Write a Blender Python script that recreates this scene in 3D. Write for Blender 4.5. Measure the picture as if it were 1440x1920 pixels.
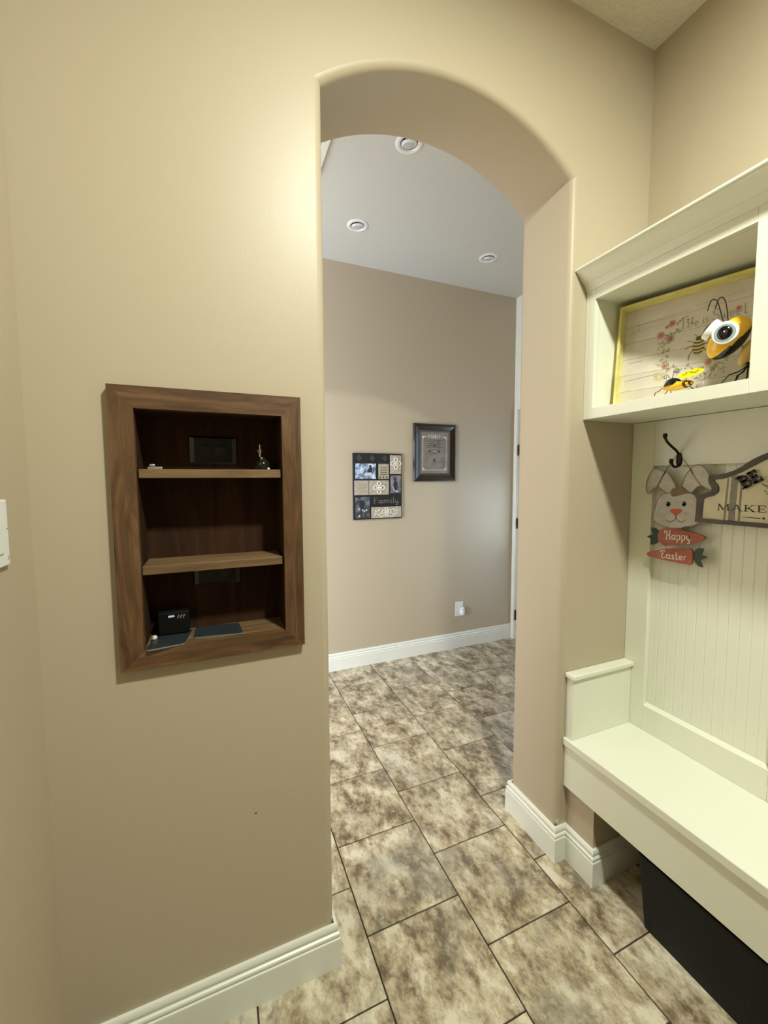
import bpy, bmesh, math, random
from mathutils import Vector, Matrix
random.seed(7)
for o in list(bpy.data.objects): bpy.data.objects.remove(o)
SC = bpy.context.scene
COL = SC.collection
V = Vector

# ------------------------------------------------------------------ camera
cd = bpy.data.cameras.new('camera'); cam = bpy.data.objects.new('camera', cd); COL.objects.link(cam)
cr = V((0.92195368, -0.38728104, -0.00384833)); cu = V((0.03199214, 0.06625001, 0.99729005)); cf = V((0.38597657, 0.91957835, -0.07346939))
cam.matrix_world = Matrix(((cr.x, cu.x, -cf.x, 0.0), (cr.y, cu.y, -cf.y, -1.0794), (cr.z, cu.z, -cf.z, 1.42), (0, 0, 0, 1)))
cd.sensor_fit = 'HORIZONTAL'; cd.sensor_width = 36.0
cd.lens = 767.81 * 36.0 / 1440.0
cd.shift_x = -5.614 / 1440.0; cd.shift_y = -5.769 / 1440.0
cd.clip_start = 0.02
SC.camera = cam

# ------------------------------------------------------------------ colour, world, lights
def lin(c):
    return tuple((x / 255 / 12.92 if x / 255 <= .04045 else ((x / 255 + .055) / 1.055) ** 2.4) for x in c)
SC.view_settings.view_transform = 'Standard'; SC.view_settings.look = 'None'
SC.view_settings.gamma = 1.0; SC.view_settings.use_curve_mapping = False
SC.view_settings.exposure = 0.0
W = bpy.data.worlds.new('world'); SC.world = W; W.use_nodes = True
bg = W.node_tree.nodes['Background']; bg.inputs[0].default_value = (0.62, 0.80, 1.0, 1); bg.inputs[1].default_value = 2.0

def area(name, loc, size, power, col, rot, size_y=None, shape=None, spread=math.pi):
    l = bpy.data.lights.new(name, 'AREA'); l.energy = power; l.color = col; l.size = size; l.spread = spread
    l.shape = shape or ('RECTANGLE' if size_y else 'SQUARE')
    if size_y: l.size_y = size_y
    o = bpy.data.objects.new(name, l); COL.objects.link(o); o.location = loc; o.rotation_euler = rot
    return o
LX, LY, H = 0.60, -1.20, 2.936
area('lamp_light', (LX, LY, H - .02), .16, 61.0, (0.95, 1.0, 0.88), (0, 0, 0), shape='DISK')
# added daylight at an unseen window, left end of the hall
area('added_window_light', (-3.04, 1.02, 1.50), 1.25, 40.0, (0.84, 0.90, 1.06), (0, -math.pi / 2, 0), 1.35)
# daylight through the glazed door at the right end of the hall
area('door_daylight', (2.47, 1.28, 1.12), .56, 16.0, (0.80, 0.90, 1.06), (0, math.pi / 2, 0), 1.62)
# added daylight at an unseen tall window, brightens the hall from further left
area('added_tall_window_light', (-1.60, .12, 1.25), 1.36, 185.0, (0.82, 0.89, 1.06), (math.pi / 2, 0, 0), 1.86)

# ------------------------------------------------------------------ materials
def mat(name, c, rough=.5, metal=0., bump=None, var=None, spec=.5, coat=0., trans=0., emit=None, sheen=0.):
    m = bpy.data.materials.new(name); m.use_nodes = True
    nt = m.node_tree; b = nt.nodes['Principled BSDF']; N = nt.nodes.new; L = nt.links.new
    col = lin(c) + (1,)
    b.inputs['Base Color'].default_value = col; b.inputs['Roughness'].default_value = rough
    b.inputs['Metallic'].default_value = metal; b.inputs['Specular IOR Level'].default_value = spec
    b.inputs['Coat Weight'].default_value = coat; b.inputs['Transmission Weight'].default_value = trans
    b.inputs['Sheen Weight'].default_value = sheen
    if emit: b.inputs['Emission Color'].default_value = lin(emit[0]) + (1,); b.inputs['Emission Strength'].default_value = emit[1]
    tc = N('ShaderNodeTexCoord')
    if var:                                    # (other colour, scale, amount)
        n = N('ShaderNodeTexNoise'); n.inputs['Scale'].default_value = var[1]; n.inputs['Detail'].default_value = 4
        L(tc.outputs['Object'], n.inputs['Vector'])
        mx = N('ShaderNodeMix'); mx.data_type = 'RGBA'
        mr = N('ShaderNodeMapRange'); mr.inputs[1].default_value = .35; mr.inputs[2].default_value = .65; mr.inputs[4].default_value = var[2]
        L(n.outputs[0], mr.inputs[0]); L(mr.outputs[0], mx.inputs[0])
        mx.inputs[6].default_value = col; mx.inputs[7].default_value = lin(var[0]) + (1,)
        L(mx.outputs[2], b.inputs['Base Color'])
    if bump:                                   # (scale, strength, distance)
        n2 = N('ShaderNodeTexNoise'); n2.inputs['Scale'].default_value = bump[0]; n2.inputs['Detail'].default_value = 3
        L(tc.outputs['Object'], n2.inputs['Vector'])
        bp = N('ShaderNodeBump'); bp.inputs['Strength'].default_value = bump[1]; bp.inputs['Distance'].default_value = bump[2]
        L(n2.outputs[0], bp.inputs['Height']); L(bp.outputs[0], b.inputs['Normal'])
    return m

def wood(name, axis, c1, c2, c3, rough=.5, sc=1.0):
    """grain runs along the given axis (0 x, 1 y, 2 z)"""
    m = bpy.data.materials.new(name); m.use_nodes = True
    nt = m.node_tree; b = nt.nodes['Principled BSDF']; N = nt.nodes.new; L = nt.links.new
    tc = N('ShaderNodeTexCoord'); mp = N('ShaderNodeMapping'); s = [34. * sc] * 3; s[axis] = 3.4 * sc; mp.inputs['Scale'].default_value = s
    oi = N('ShaderNodeObjectInfo'); ad = N('ShaderNodeVectorMath'); ad.operation = 'ADD'; ml = N('ShaderNodeMath'); ml.operation = 'MULTIPLY'; ml.inputs[1].default_value = 9.
    L(oi.outputs['Random'], ml.inputs[0]); L(tc.outputs['Object'], ad.inputs[0]); L(ml.outputs[0], ad.inputs[1]); L(ad.outputs[0], mp.inputs[0])
    n = N('ShaderNodeTexNoise'); n.inputs['Scale'].default_value = 1.; n.inputs['Detail'].default_value = 9; n.inputs['Roughness'].default_value = .62; n.inputs['Distortion'].default_value = 1.8; L(mp.outputs[0], n.inputs[0])
    r = N('ShaderNodeValToRGB'); e = r.color_ramp.elements; e[0].position = .3; e[0].color = lin(c1) + (1,); e[1].position = .72; e[1].color = lin(c3) + (1,)
    k = e.new(.5); k.color = lin(c2) + (1,); L(n.outputs[0], r.inputs[0])
    L(r.outputs[0], b.inputs['Base Color'])
    b.inputs['Roughness'].default_value = rough; b.inputs['Specular IOR Level'].default_value = .1 if rough > .8 else .5
    bp = N('ShaderNodeBump'); bp.inputs['Strength'].default_value = .15; bp.inputs['Distance'].default_value = .001; L(n.outputs[0], bp.inputs['Height']); L(bp.outputs[0], b.inputs['Normal'])
    return m

def tile_mat():
    m = bpy.data.materials.new('slate_look_tile'); m.use_nodes = True
    nt = m.node_tree; b = nt.nodes['Principled BSDF']; N = nt.nodes.new; L = nt.links.new
    tc = N('ShaderNodeTexCoord'); oi = N('ShaderNodeObjectInfo')
    cb = N('ShaderNodeCombineXYZ'); m1 = N('ShaderNodeMath'); m1.operation = 'MULTIPLY'; m1.inputs[1].default_value = 37.; m2 = N('ShaderNodeMath'); m2.operation = 'MULTIPLY'; m2.inputs[1].default_value = 11.
    L(oi.outputs['Random'], m1.inputs[0]); L(oi.outputs['Random'], m2.inputs[0]); L(m1.outputs[0], cb.inputs[0]); L(m2.outputs[0], cb.inputs[1]); L(m1.outputs[0], cb.inputs[2])
    ad = N('ShaderNodeVectorMath'); ad.operation = 'ADD'; L(tc.outputs['Object'], ad.inputs[0]); L(cb.outputs[0], ad.inputs[1])
    def noise(scale, det, dist, rough=.6, vec=None):
        n = N('ShaderNodeTexNoise'); n.inputs['Scale'].default_value = scale; n.inputs['Detail'].default_value = det; n.inputs['Distortion'].default_value = dist; n.inputs['Roughness'].default_value = rough
        L(vec or ad.outputs[0], n.inputs[0]); return n
    mp = N('ShaderNodeMapping'); mp.inputs['Rotation'].default_value = (0, 0, .5); mp.inputs['Scale'].default_value = (1, .62, 1); L(ad.outputs[0], mp.inputs[0])
    a = noise(12.0, 12, .12, .66, mp.outputs[0])
    a2 = noise(38.0, 10, .2, .7, mp.outputs[0]); a0 = a; am = N('ShaderNodeMix'); am.data_type = 'FLOAT'; am.inputs[0].default_value = .32; L(a0.outputs[0], am.inputs[2]); L(a2.outputs[0], am.inputs[3])
    class A_: outputs = [am.outputs[0]]
    a = A_
    r = N('ShaderNodeValToRGB'); e = r.color_ramp.elements
    e[0].position = .415; e[0].color = lin(TC[0]) + (1,); e[1].position = .585; e[1].color = lin(TC[4]) + (1,)
    for p, c in ((.455, TC[1]), (.50, TC[2]), (.545, TC[3])):
        k = e.new(p); k.color = lin(c) + (1,)
    L(a.outputs[0], r.inputs[0])
    # greyish clouds
    g = noise(4.6, 6, .2); gr = N('ShaderNodeMapRange'); gr.inputs[1].default_value = .50; gr.inputs[2].default_value = .66; gr.inputs[4].default_value = .6; L(g.outputs[0], gr.inputs[0])
    mx = N('ShaderNodeMix'); mx.data_type = 'RGBA'; L(gr.outputs[0], mx.inputs[0]); L(r.outputs[0], mx.inputs[6])
    gray = N('ShaderNodeMix'); gray.data_type = 'RGBA'; L(a.outputs[0], gray.inputs[0]); gray.inputs[6].default_value = lin((92, 86, 72)) + (1,); gray.inputs[7].default_value = lin((182, 177, 162)) + (1,)
    L(gray.outputs[2], mx.inputs[7])
    # dark cracks / pits
    f = noise(30., 10, .3, .66, mp.outputs[0]); fr = N('ShaderNodeMapRange'); fr.inputs[1].default_value = .545; fr.inputs[2].default_value = .66; fr.inputs[4].default_value = .6; L(f.outputs[0], fr.inputs[0])
    m3 = N('ShaderNodeMix'); m3.data_type = 'RGBA'; L(fr.outputs[0], m3.inputs[0]); L(mx.outputs[2], m3.inputs[6]); m3.inputs[7].default_value = lin((96, 82, 60)) + (1,)
    # pale flecks
    h = noise(30., 12, .1, .72); hr = N('ShaderNodeMapRange'); hr.inputs[1].default_value = .52; hr.inputs[2].default_value = .68; hr.inputs[4].default_value = .55; L(h.outputs[0], hr.inputs[0])
    m4 = N('ShaderNodeMix'); m4.data_type = 'RGBA'; L(hr.outputs[0], m4.inputs[0]); L(m3.outputs[2], m4.inputs[6]); m4.inputs[7].default_value = lin((222, 214, 192)) + (1,)
    L(m4.outputs[2], b.inputs['Base Color'])
    rr = N('ShaderNodeMapRange'); rr.inputs[3].default_value = .26; rr.inputs[4].default_value = .46; L(f.outputs[0], rr.inputs[0]); L(rr.outputs[0], b.inputs['Roughness'])
    bp = N('ShaderNodeBump'); bp.inputs['Strength'].default_value = .35; bp.inputs['Distance'].default_value = .0015
    sm = N('ShaderNodeMath'); sm.operation = 'ADD'; L(a.outputs[0], sm.inputs[0]); L(f.outputs[0], sm.inputs[1]); L(sm.outputs[0], bp.inputs['Height']); L(bp.outputs[0], b.inputs['Normal'])
    return m

def voro_mat(name, c, rough, sc, strength, dist):
    """knock-down ceiling plaster: flattened blobs"""
    m = mat(name, c, rough); nt = m.node_tree; b = nt.nodes['Principled BSDF']; N = nt.nodes.new; L = nt.links.new
    tc = N('ShaderNodeTexCoord'); n = N('ShaderNodeTexNoise'); n.inputs['Scale'].default_value = sc; n.inputs['Detail'].default_value = 3; n.inputs['Distortion'].default_value = .6
    L(tc.outputs['Object'], n.inputs[0]); mr = N('ShaderNodeMapRange'); mr.inputs[1].default_value = .46; mr.inputs[2].default_value = .58; L(n.outputs[0], mr.inputs[0])
    bp = N('ShaderNodeBump'); bp.inputs['Strength'].default_value = strength; bp.inputs['Distance'].default_value = dist; L(mr.outputs[0], bp.inputs['Height']); L(bp.outputs[0], b.inputs['Normal'])
    return m

def weave_mat(name, c1, c2):
    m = mat(name, c1, .75); nt = m.node_tree; b = nt.nodes['Principled BSDF']; N = nt.nodes.new; L = nt.links.new
    tc = N('ShaderNodeTexCoord'); w = N('ShaderNodeTexWave'); w.bands_direction = 'Z'; w.inputs['Scale'].default_value = 30.; L(tc.outputs['Object'], w.inputs[0])
    w2 = N('ShaderNodeTexWave'); w2.bands_direction = 'Y'; w2.inputs['Scale'].default_value = 30.; L(tc.outputs['Object'], w2.inputs[0])
    mu = N('ShaderNodeMath'); mu.operation = 'MULTIPLY'; L(w.outputs[1], mu.inputs[0]); L(w2.outputs[1], mu.inputs[1])
    mx = N('ShaderNodeMix'); mx.data_type = 'RGBA'; L(mu.outputs[0], mx.inputs[0]); mx.inputs[6].default_value = lin(c1) + (1,); mx.inputs[7].default_value = lin(c2) + (1,); L(mx.outputs[2], b.inputs['Base Color'])
    bp = N('ShaderNodeBump'); bp.inputs['Strength'].default_value = .25; bp.inputs['Distance'].default_value = .001; L(mu.outputs[0], bp.inputs['Height']); L(bp.outputs[0], b.inputs['Normal'])
    return m

def photo_mat(name, c1, c2, c3, sc=30.):
    """tiny blurred photographic print"""
    m = mat(name, c1, .3); nt = m.node_tree; b = nt.nodes['Principled BSDF']; N = nt.nodes.new; L = nt.links.new
    tc = N('ShaderNodeTexCoord'); n = N('ShaderNodeTexNoise'); n.inputs['Scale'].default_value = sc; n.inputs['Detail'].default_value = 3; n.inputs['Distortion'].default_value = .8; L(tc.outputs['Object'], n.inputs[0])
    r = N('ShaderNodeValToRGB'); e = r.color_ramp.elements; e[0].position = .35; e[0].color = lin(c1) + (1,); e[1].position = .65; e[1].color = lin(c3) + (1,); k = e.new(.5); k.color = lin(c2) + (1,)
    L(n.outputs[0], r.inputs[0]); L(r.outputs[0], b.inputs['Base Color']); return m

TC = [(108, 93, 72), (148, 131, 105), (178, 162, 134), (200, 187, 160), (220, 211, 188)]
M = {}
M['wall'] = mat('tan_wall_paint', (186, 172, 148), .44, bump=(170., .08, .002), spec=.42)
M['ceil'] = voro_mat('knockdown_ceiling', (206, 196, 176), .9, 46., .45, .003)
M['ceil2'] = mat('white_ceiling_paint', (206, 206, 198), .9, bump=(120., .05, .001))
M['trim'] = mat('white_trim_paint', (232, 233, 222), .35, spec=.5)
M['cream'] = mat('cream_cabinet_paint', (231, 231, 214), .38, bump=(60., .03, .001), var=((227, 228, 208), 3., .5))
M['white'] = mat('white_plastic', (232, 233, 232), .35)
M['doorw'] = mat('white_door_paint', (236, 238, 238), .4)
M['grout'] = mat('brown_grout', (58, 49, 37), .9, bump=(300., .3, .001))
M['tile'] = tile_mat()
WD = ((60, 40, 24), (94, 66, 41), (122, 90, 58))
M['wood_x'] = wood('walnut_x', 0, *WD, rough=.45); M['wood_z'] = wood('walnut_z', 2, *WD, rough=.45)
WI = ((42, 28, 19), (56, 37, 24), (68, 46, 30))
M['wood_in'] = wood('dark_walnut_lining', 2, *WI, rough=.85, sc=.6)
M['shelf'] = wood('dusty_walnut_shelf', 0, (84, 62, 40), (112, 86, 58), (134, 108, 76), rough=.5)
M['blackp'] = mat('black_plastic', (12, 12, 13), .18, spec=.6)
M['blackm'] = mat('matte_black', (16, 15, 14), .6)
M['eyeink'] = mat('matte_black_paint', (12, 11, 10), .7, spec=.2)
M['faint2'] = mat('dull_silver_lettering', (122, 116, 110), .5)
M['gadget'] = mat('dull_black_plastic', (7, 7, 7), .7, spec=.2)
M['edgebrown'] = mat('antiqued_brown_edge', (132, 118, 96), .8)
M['bin'] = weave_mat('black_woven_fabric', (6, 7, 9), (11, 12, 14))
M['binrim'] = mat('black_binding', (6, 6, 7), .8)
M['iron'] = mat('oiled_bronze_iron', (34, 27, 20), .38, metal=.6)
M['wire'] = mat('rusty_wire', (84, 74, 58), .5, metal=.5)
M['bunny'] = mat('whitewashed_wood', (196, 190, 178), .75, var=((170, 162, 146), 40., .6), bump=(90., .15, .001))
M['tuft'] = mat('taupe_felt', (126, 108, 80), .9)
M['orange'] = mat('painted_orange', (190, 84, 44), .6)
M['carrot'] = mat('carrot_paint', (158, 82, 58), .6, var=((176, 106, 82), 25., .8))
M['green'] = mat('dark_green_paint', (48, 66, 52), .6, var=((72, 84, 60), 60., .6))
M['script'] = mat('cream_lettering', (232, 218, 200), .6)
M['ink'] = mat('black_ink', (34, 32, 30), .6)
M['signwood'] = mat('aged_cream_board', (216, 208, 176), .7, var=((198, 188, 158), 14., .7))
M['signgrey'] = mat('grey_ticking_stripe', (128, 122, 110), .7, var=((150, 144, 130), 60., .6))
M['signframe'] = mat('charcoal_tin_edge', (78, 70, 62), .45, metal=.35, var=((58, 52, 46), 30., .7))
M['yel_wood'] = mat('distressed_yellow_paint', (230, 221, 150), .55, var=((214, 200, 112), 22., .8))
M['rust'] = mat('worn_rim_edge', (150, 122, 58), .6)
M['print'] = mat('whitewashed_plank_print', (214, 206, 190), .5, var=((196, 186, 168), 9., .8))
M['p_grey'] = mat('print_grey_line', (158, 149, 134), .6)
M['p_dark'] = mat('print_sepia', (92, 78, 56), .6)
M['p_rose'] = mat('print_faded_rose', (186, 130, 110), .6, var=((206, 160, 140), 80., .8))
M['p_leaf'] = mat('print_sage_leaf', (142, 146, 112), .6)
M['p_gold'] = mat('print_gold', (202, 182, 110), .6)
M['bee'] = mat('glossy_yellow_enamel', (246, 190, 12), .22, coat=.6)
M['beew'] = mat('glossy_white_enamel', (238, 240, 236), .2, coat=.5)
M['beeg'] = mat('blue_grey_iris', (140, 160, 164), .25, coat=.5)
M['beeb'] = mat('gloss_black_enamel', (8, 7, 7), .14, coat=.15)
M['beebr'] = mat('bee_brown_band', (70, 34, 14), .3)
M['wing'] = mat('bright_yellow_wing', (250, 228, 16), .35)
M['fur'] = mat('tan_bee_body', (206, 170, 96), .6)
M['glassy'] = mat('frosted_bead', (220, 205, 195), .15, trans=.6)
M['slate'] = mat('blue_grey_vinyl', (40, 46, 49), .42, bump=(200., .3, .001))
M['slate_e'] = mat('pale_worn_edge', (120, 124, 120), .5)
M['silver'] = mat('brushed_silver', (200, 198, 186), .25, metal=1.)
M['glass'] = mat('dark_clear_glass', (120, 118, 110), .04, trans=.95)
M['window_glass'] = mat('window_glass', (240, 248, 250), .02, trans=1.)
M['fr_black'] = mat('glossy_black_frame', (18, 16, 15), .2, coat=.5)
M['fr_dark'] = mat('black_collage_board', (30, 31, 33), .45)
M['fr_brown'] = mat('dark_bronze_slip', (88, 74, 62), .4, metal=.3)
M['fr_print'] = mat('aged_taupe_print', (112, 104, 96), .5, var=((140, 132, 122), 18., .8))
M['pale'] = mat('antique_ivory', (222, 218, 205), .5)
M['stone'] = mat('carved_beige_tile', (160, 148, 130), .6, var=((190, 180, 165), 60., .9), bump=(90., .5, .002))
M['card'] = mat('beige_card', (176, 166, 142), .6, var=((150, 140, 118), 70., .5))
M['ph1'] = photo_mat('print_winter_photo', (70, 84, 108), (140, 160, 186), (222, 232, 240), 26.)
M['ph2'] = photo_mat('print_portrait_photo', (84, 80, 90), (124, 118, 124), (150, 146, 150), 22.)
M['ph3'] = photo_mat('print_dim_photo', (48, 52, 56), (72, 78, 84), (118, 124, 128), 24.)
M['figd'] = mat('print_dark_figure', (44, 44, 62), .4)
M['figl'] = mat('print_light_figure', (206, 202, 206), .4)
M['faint'] = mat('faint_grey_paint', (74, 72, 72), .5)
M['lens'] = mat('unlit_lamp_lens', (196, 196, 194), .35)
M['lampon'] = mat('lit_lamp_lens', (255, 240, 200), .4, emit=((255, 240, 200), 4.))
M['hinge'] = mat('bronze_hinge', (52, 42, 32), .4, metal=.7)

# ------------------------------------------------------------------ mesh helpers
class MB:
    def __init__(s): s.v = []; s.f = []; s.sm = []
    def add(s, vs, fs, smooth=False):
        n = len(s.v); s.v += [V(a) for a in vs]; s.f += [[i + n for i in f] for f in fs]; s.sm += [smooth] * len(fs); return s
    def box(s, x0, x1, y0, y1, z0, z1, b=0.):
        if b <= 0:
            return s.add([(x, y, z) for z in (z0, z1) for y in (y0, y1) for x in (x0, x1)],
                         [(0, 2, 3, 1), (4, 5, 7, 6), (0, 1, 5, 4), (2, 6, 7, 3), (0, 4, 6, 2), (1, 3, 7, 5)])
        bm = bmesh.new(); bmesh.ops.create_cube(bm, size=1.)
        for v in bm.verts: v.co = V(((x0 + x1) / 2 + v.co.x * (x1 - x0), (y0 + y1) / 2 + v.co.y * (y1 - y0), (z0 + z1) / 2 + v.co.z * (z1 - z0)))
        bmesh.ops.bevel(bm, geom=bm.edges[:], offset=b, segments=2, affect='EDGES', profile=.5)
        bm.verts.index_update(); s.add([v.co for v in bm.verts], [[v.index for v in f.verts] for f in bm.faces]); bm.free(); return s
    def prism(s, pts, d):
        """pts: list of 3D points in a plane, d: extrusion vector"""
        n = len(pts); a = [V(p) for p in pts]; d = V(d); c = [p + d for p in a]
        return s.add(a + c, [list(range(n))[::-1], list(range(n, 2 * n))] + [[i, (i + 1) % n, n + (i + 1) % n, n + i] for i in range(n)])
    def tube(s, path, r, n=8, caps=True):
        P = [V(p) for p in path]; R = r if isinstance(r, (list, tuple)) else [r] * len(P)
        up = None; vs = []
        for i, p in enumerate(P):
            t = (P[min(i + 1, len(P) - 1)] - P[max(i - 1, 0)]).normalized()
            if up is None:
                up = t.orthogonal().normalized()
            up = (up - t * up.dot(t)); up = up.normalized() if up.length > 1e-6 else t.orthogonal().normalized()
            w = t.cross(up)
            for k in range(n):
                a = 2 * math.pi * k / n; vs.append(p + (up * math.cos(a) + w * math.sin(a)) * R[i])
        fs = [[i * n + k, i * n + (k + 1) % n, (i + 1) * n + (k + 1) % n, (i + 1) * n + k] for i in range(len(P) - 1) for k in range(n)]
        if caps: fs += [list(range(n))[::-1], list(range((len(P) - 1) * n, len(P) * n))]
        return s.add(vs, fs, True)
    def lathe(s, prof, c, ax=V((0, 0, 1)), n=24):
        """prof: (radius, height) list along ax from c"""
        ax = V(ax).normalized(); u = ax.orthogonal().normalized(); w = ax.cross(u); c = V(c); vs = []
        for r, h in prof:
            for k in range(n):
                a = 2 * math.pi * k / n; vs.append(c + ax * h + (u * math.cos(a) + w * math.sin(a)) * max(r, 1e-5))
        fs = [[i * n + k, i * n + (k + 1) % n, (i + 1) * n + (k + 1) % n, (i + 1) * n + k] for i in range(len(prof) - 1) for k in range(n)]
        fs += [list(range(n))[::-1], list(range((len(prof) - 1) * n, len(prof) * n))]
        return s.add(vs, fs, True)
    def ellipsoid(s, c, a, b, d, nu=24, nv=14, keep=None):
        """axes a, b, d are vectors; keep(p) filters faces by their centre"""
        c, a, b, d = V(c), V(a), V(b), V(d); vs = []; fs = []
        for i in range(nv + 1):
            th = math.pi * i / nv
            for k in range(nu):
                ph = 2 * math.pi * k / nu
                vs.append(c + a * math.cos(th) + b * math.sin(th) * math.cos(ph) + d * math.sin(th) * math.sin(ph))
        for i in range(nv):
            for k in range(nu):
                f = [i * nu + k, i * nu + (k + 1) % nu, (i + 1) * nu + (k + 1) % nu, (i + 1) * nu + k]
                if keep is None or keep(sum((vs[q] for q in f), V()) / 4): fs.append(f)
        return s.add(vs, fs, True)
    def ribbon(s, pts, w, nrm, t=0.):
        """flat stroke of width w along pts, in the plane with normal nrm; w may be a list"""
        P = [V(p) for p in pts]; nrm = V(nrm).normalized(); Wd = w if isinstance(w, (list, tuple)) else [w] * len(P); L = []; R = []
        for i, p in enumerate(P):
            tt = (P[min(i + 1, len(P) - 1)] - P[max(i - 1, 0)]).normalized(); sd = nrm.cross(tt).normalized() * Wd[i] / 2
            L.append(p + sd); R.append(p - sd)
        for i in range(len(P) - 1):
            q = [L[i], L[i + 1], R[i + 1], R[i]]
            if t: s.prism(q, nrm * t)
            else: s.add(q, [(0, 3, 2, 1)])
        return s
    def disc(s, c, a, b, n=14):
        c, a, b = V(c), V(a), V(b)
        return s.add([c + a * math.cos(2 * math.pi * k / n) + b * math.sin(2 * math.pi * k / n) for k in range(n)], [list(range(n))])

def base_of(mb):
    xs = [v.x for v in mb.v]; ys = [v.y for v in mb.v]; zs = [v.z for v in mb.v]
    return V(((min(xs) + max(xs)) / 2, (min(ys) + max(ys)) / 2, min(zs)))
def obj(name, mb, m, parent=None, label=None, kind=None, fixn=True, data=None):
    o0 = base_of(mb)
    me = bpy.data.meshes.new(name); me.from_pydata([tuple(v - o0) for v in mb.v], [], mb.f); me.validate()
    if fixn:
        bm = bmesh.new(); bm.from_mesh(me); bmesh.ops.remove_doubles(bm, verts=bm.verts, dist=1e-6); bmesh.ops.recalc_face_normals(bm, faces=bm.faces); bm.to_mesh(me); bm.free()
        if any(mb.sm):
            for p in me.polygons: p.use_smooth = True
            try: me.set_sharp_from_angle(angle=math.radians(40))
            except Exception: pass
    else:
        for p, sm in zip(me.polygons, mb.sm): p.use_smooth = sm
    me.materials.append(m)
    o = bpy.data.objects.new(name, me); COL.objects.link(o)
    if parent:
        o.parent = parent; o.location = o0 - V(parent['_w'])
    else: o.location = o0
    o['_w'] = tuple(o0)
    if label: o['label'] = label
    if kind: o['kind'] = kind
    return o
def thing(name, label, cat, loc, group=None):
    o = bpy.data.objects.new(name, None); COL.objects.link(o); o.location = loc; o['_w'] = tuple(loc); o.empty_display_size = .05
    o['label'] = label; o['category'] = cat
    if group: o['group'] = group
    return o
def tag(o, label, cat, group=None):
    o['label'] = label; o['category'] = cat
    if group: o['group'] = group
    return o
def struct(name, mb, m, parent=None, **k): return obj(name, mb, m, parent, kind='structure', **k)
def smooth_path(pts, n=5, closed=False):
    P = [V(p) for p in pts]; out = []; m = len(P)
    rng = range(m if closed else m - 1)
    for i in rng:
        p0 = P[(i - 1) % m] if closed or i > 0 else P[i]; p1 = P[i]; p2 = P[(i + 1) % m]; p3 = P[(i + 2) % m] if closed or i + 2 < m else p2
        for k in range(n):
            t = k / n; out.append(.5 * ((2 * p1) + (p2 - p0) * t + (2 * p0 - 5 * p1 + 4 * p2 - p3) * t * t + (3 * p1 - p0 - 3 * p2 + p3) * t ** 3))
    if not closed: out.append(P[-1])
    return out
def sweep(mb, path, prof, cap=True):
    """path: 2D points (x, y) on the floor plan; prof: (out, z); out is to the LEFT of the walking direction"""
    n = len(path); rings = []
    for i, p in enumerate(path):
        p = V((p[0], p[1]))
        d0 = (p - V(path[i - 1][:2])).normalized() if i > 0 else None; d1 = (V(path[i + 1][:2]) - p).normalized() if i < n - 1 else None
        n0 = V((-d0.y, d0.x)) if d0 else None; n1 = V((-d1.y, d1.x)) if d1 else None
        if n0 is None: mm = n1
        elif n1 is None: mm = n0
        else:
            mm = (n0 + n1); mm = mm / max(mm.dot(n0), .2)
        rings.append([V((p.x + mm.x * o, p.y + mm.y * o, z)) for o, z in prof])
    k = len(prof); vs = [v for r in rings for v in r]
    fs = [[i * k + j, i * k + (j + 1) % k, (i + 1) * k + (j + 1) % k, (i + 1) * k + j] for i in range(n - 1) for j in range(k)]
    if cap: fs += [list(range(k)), list(range((n - 1) * k, n * k))[::-1]]
    mb.add(vs, fs); return mb

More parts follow.
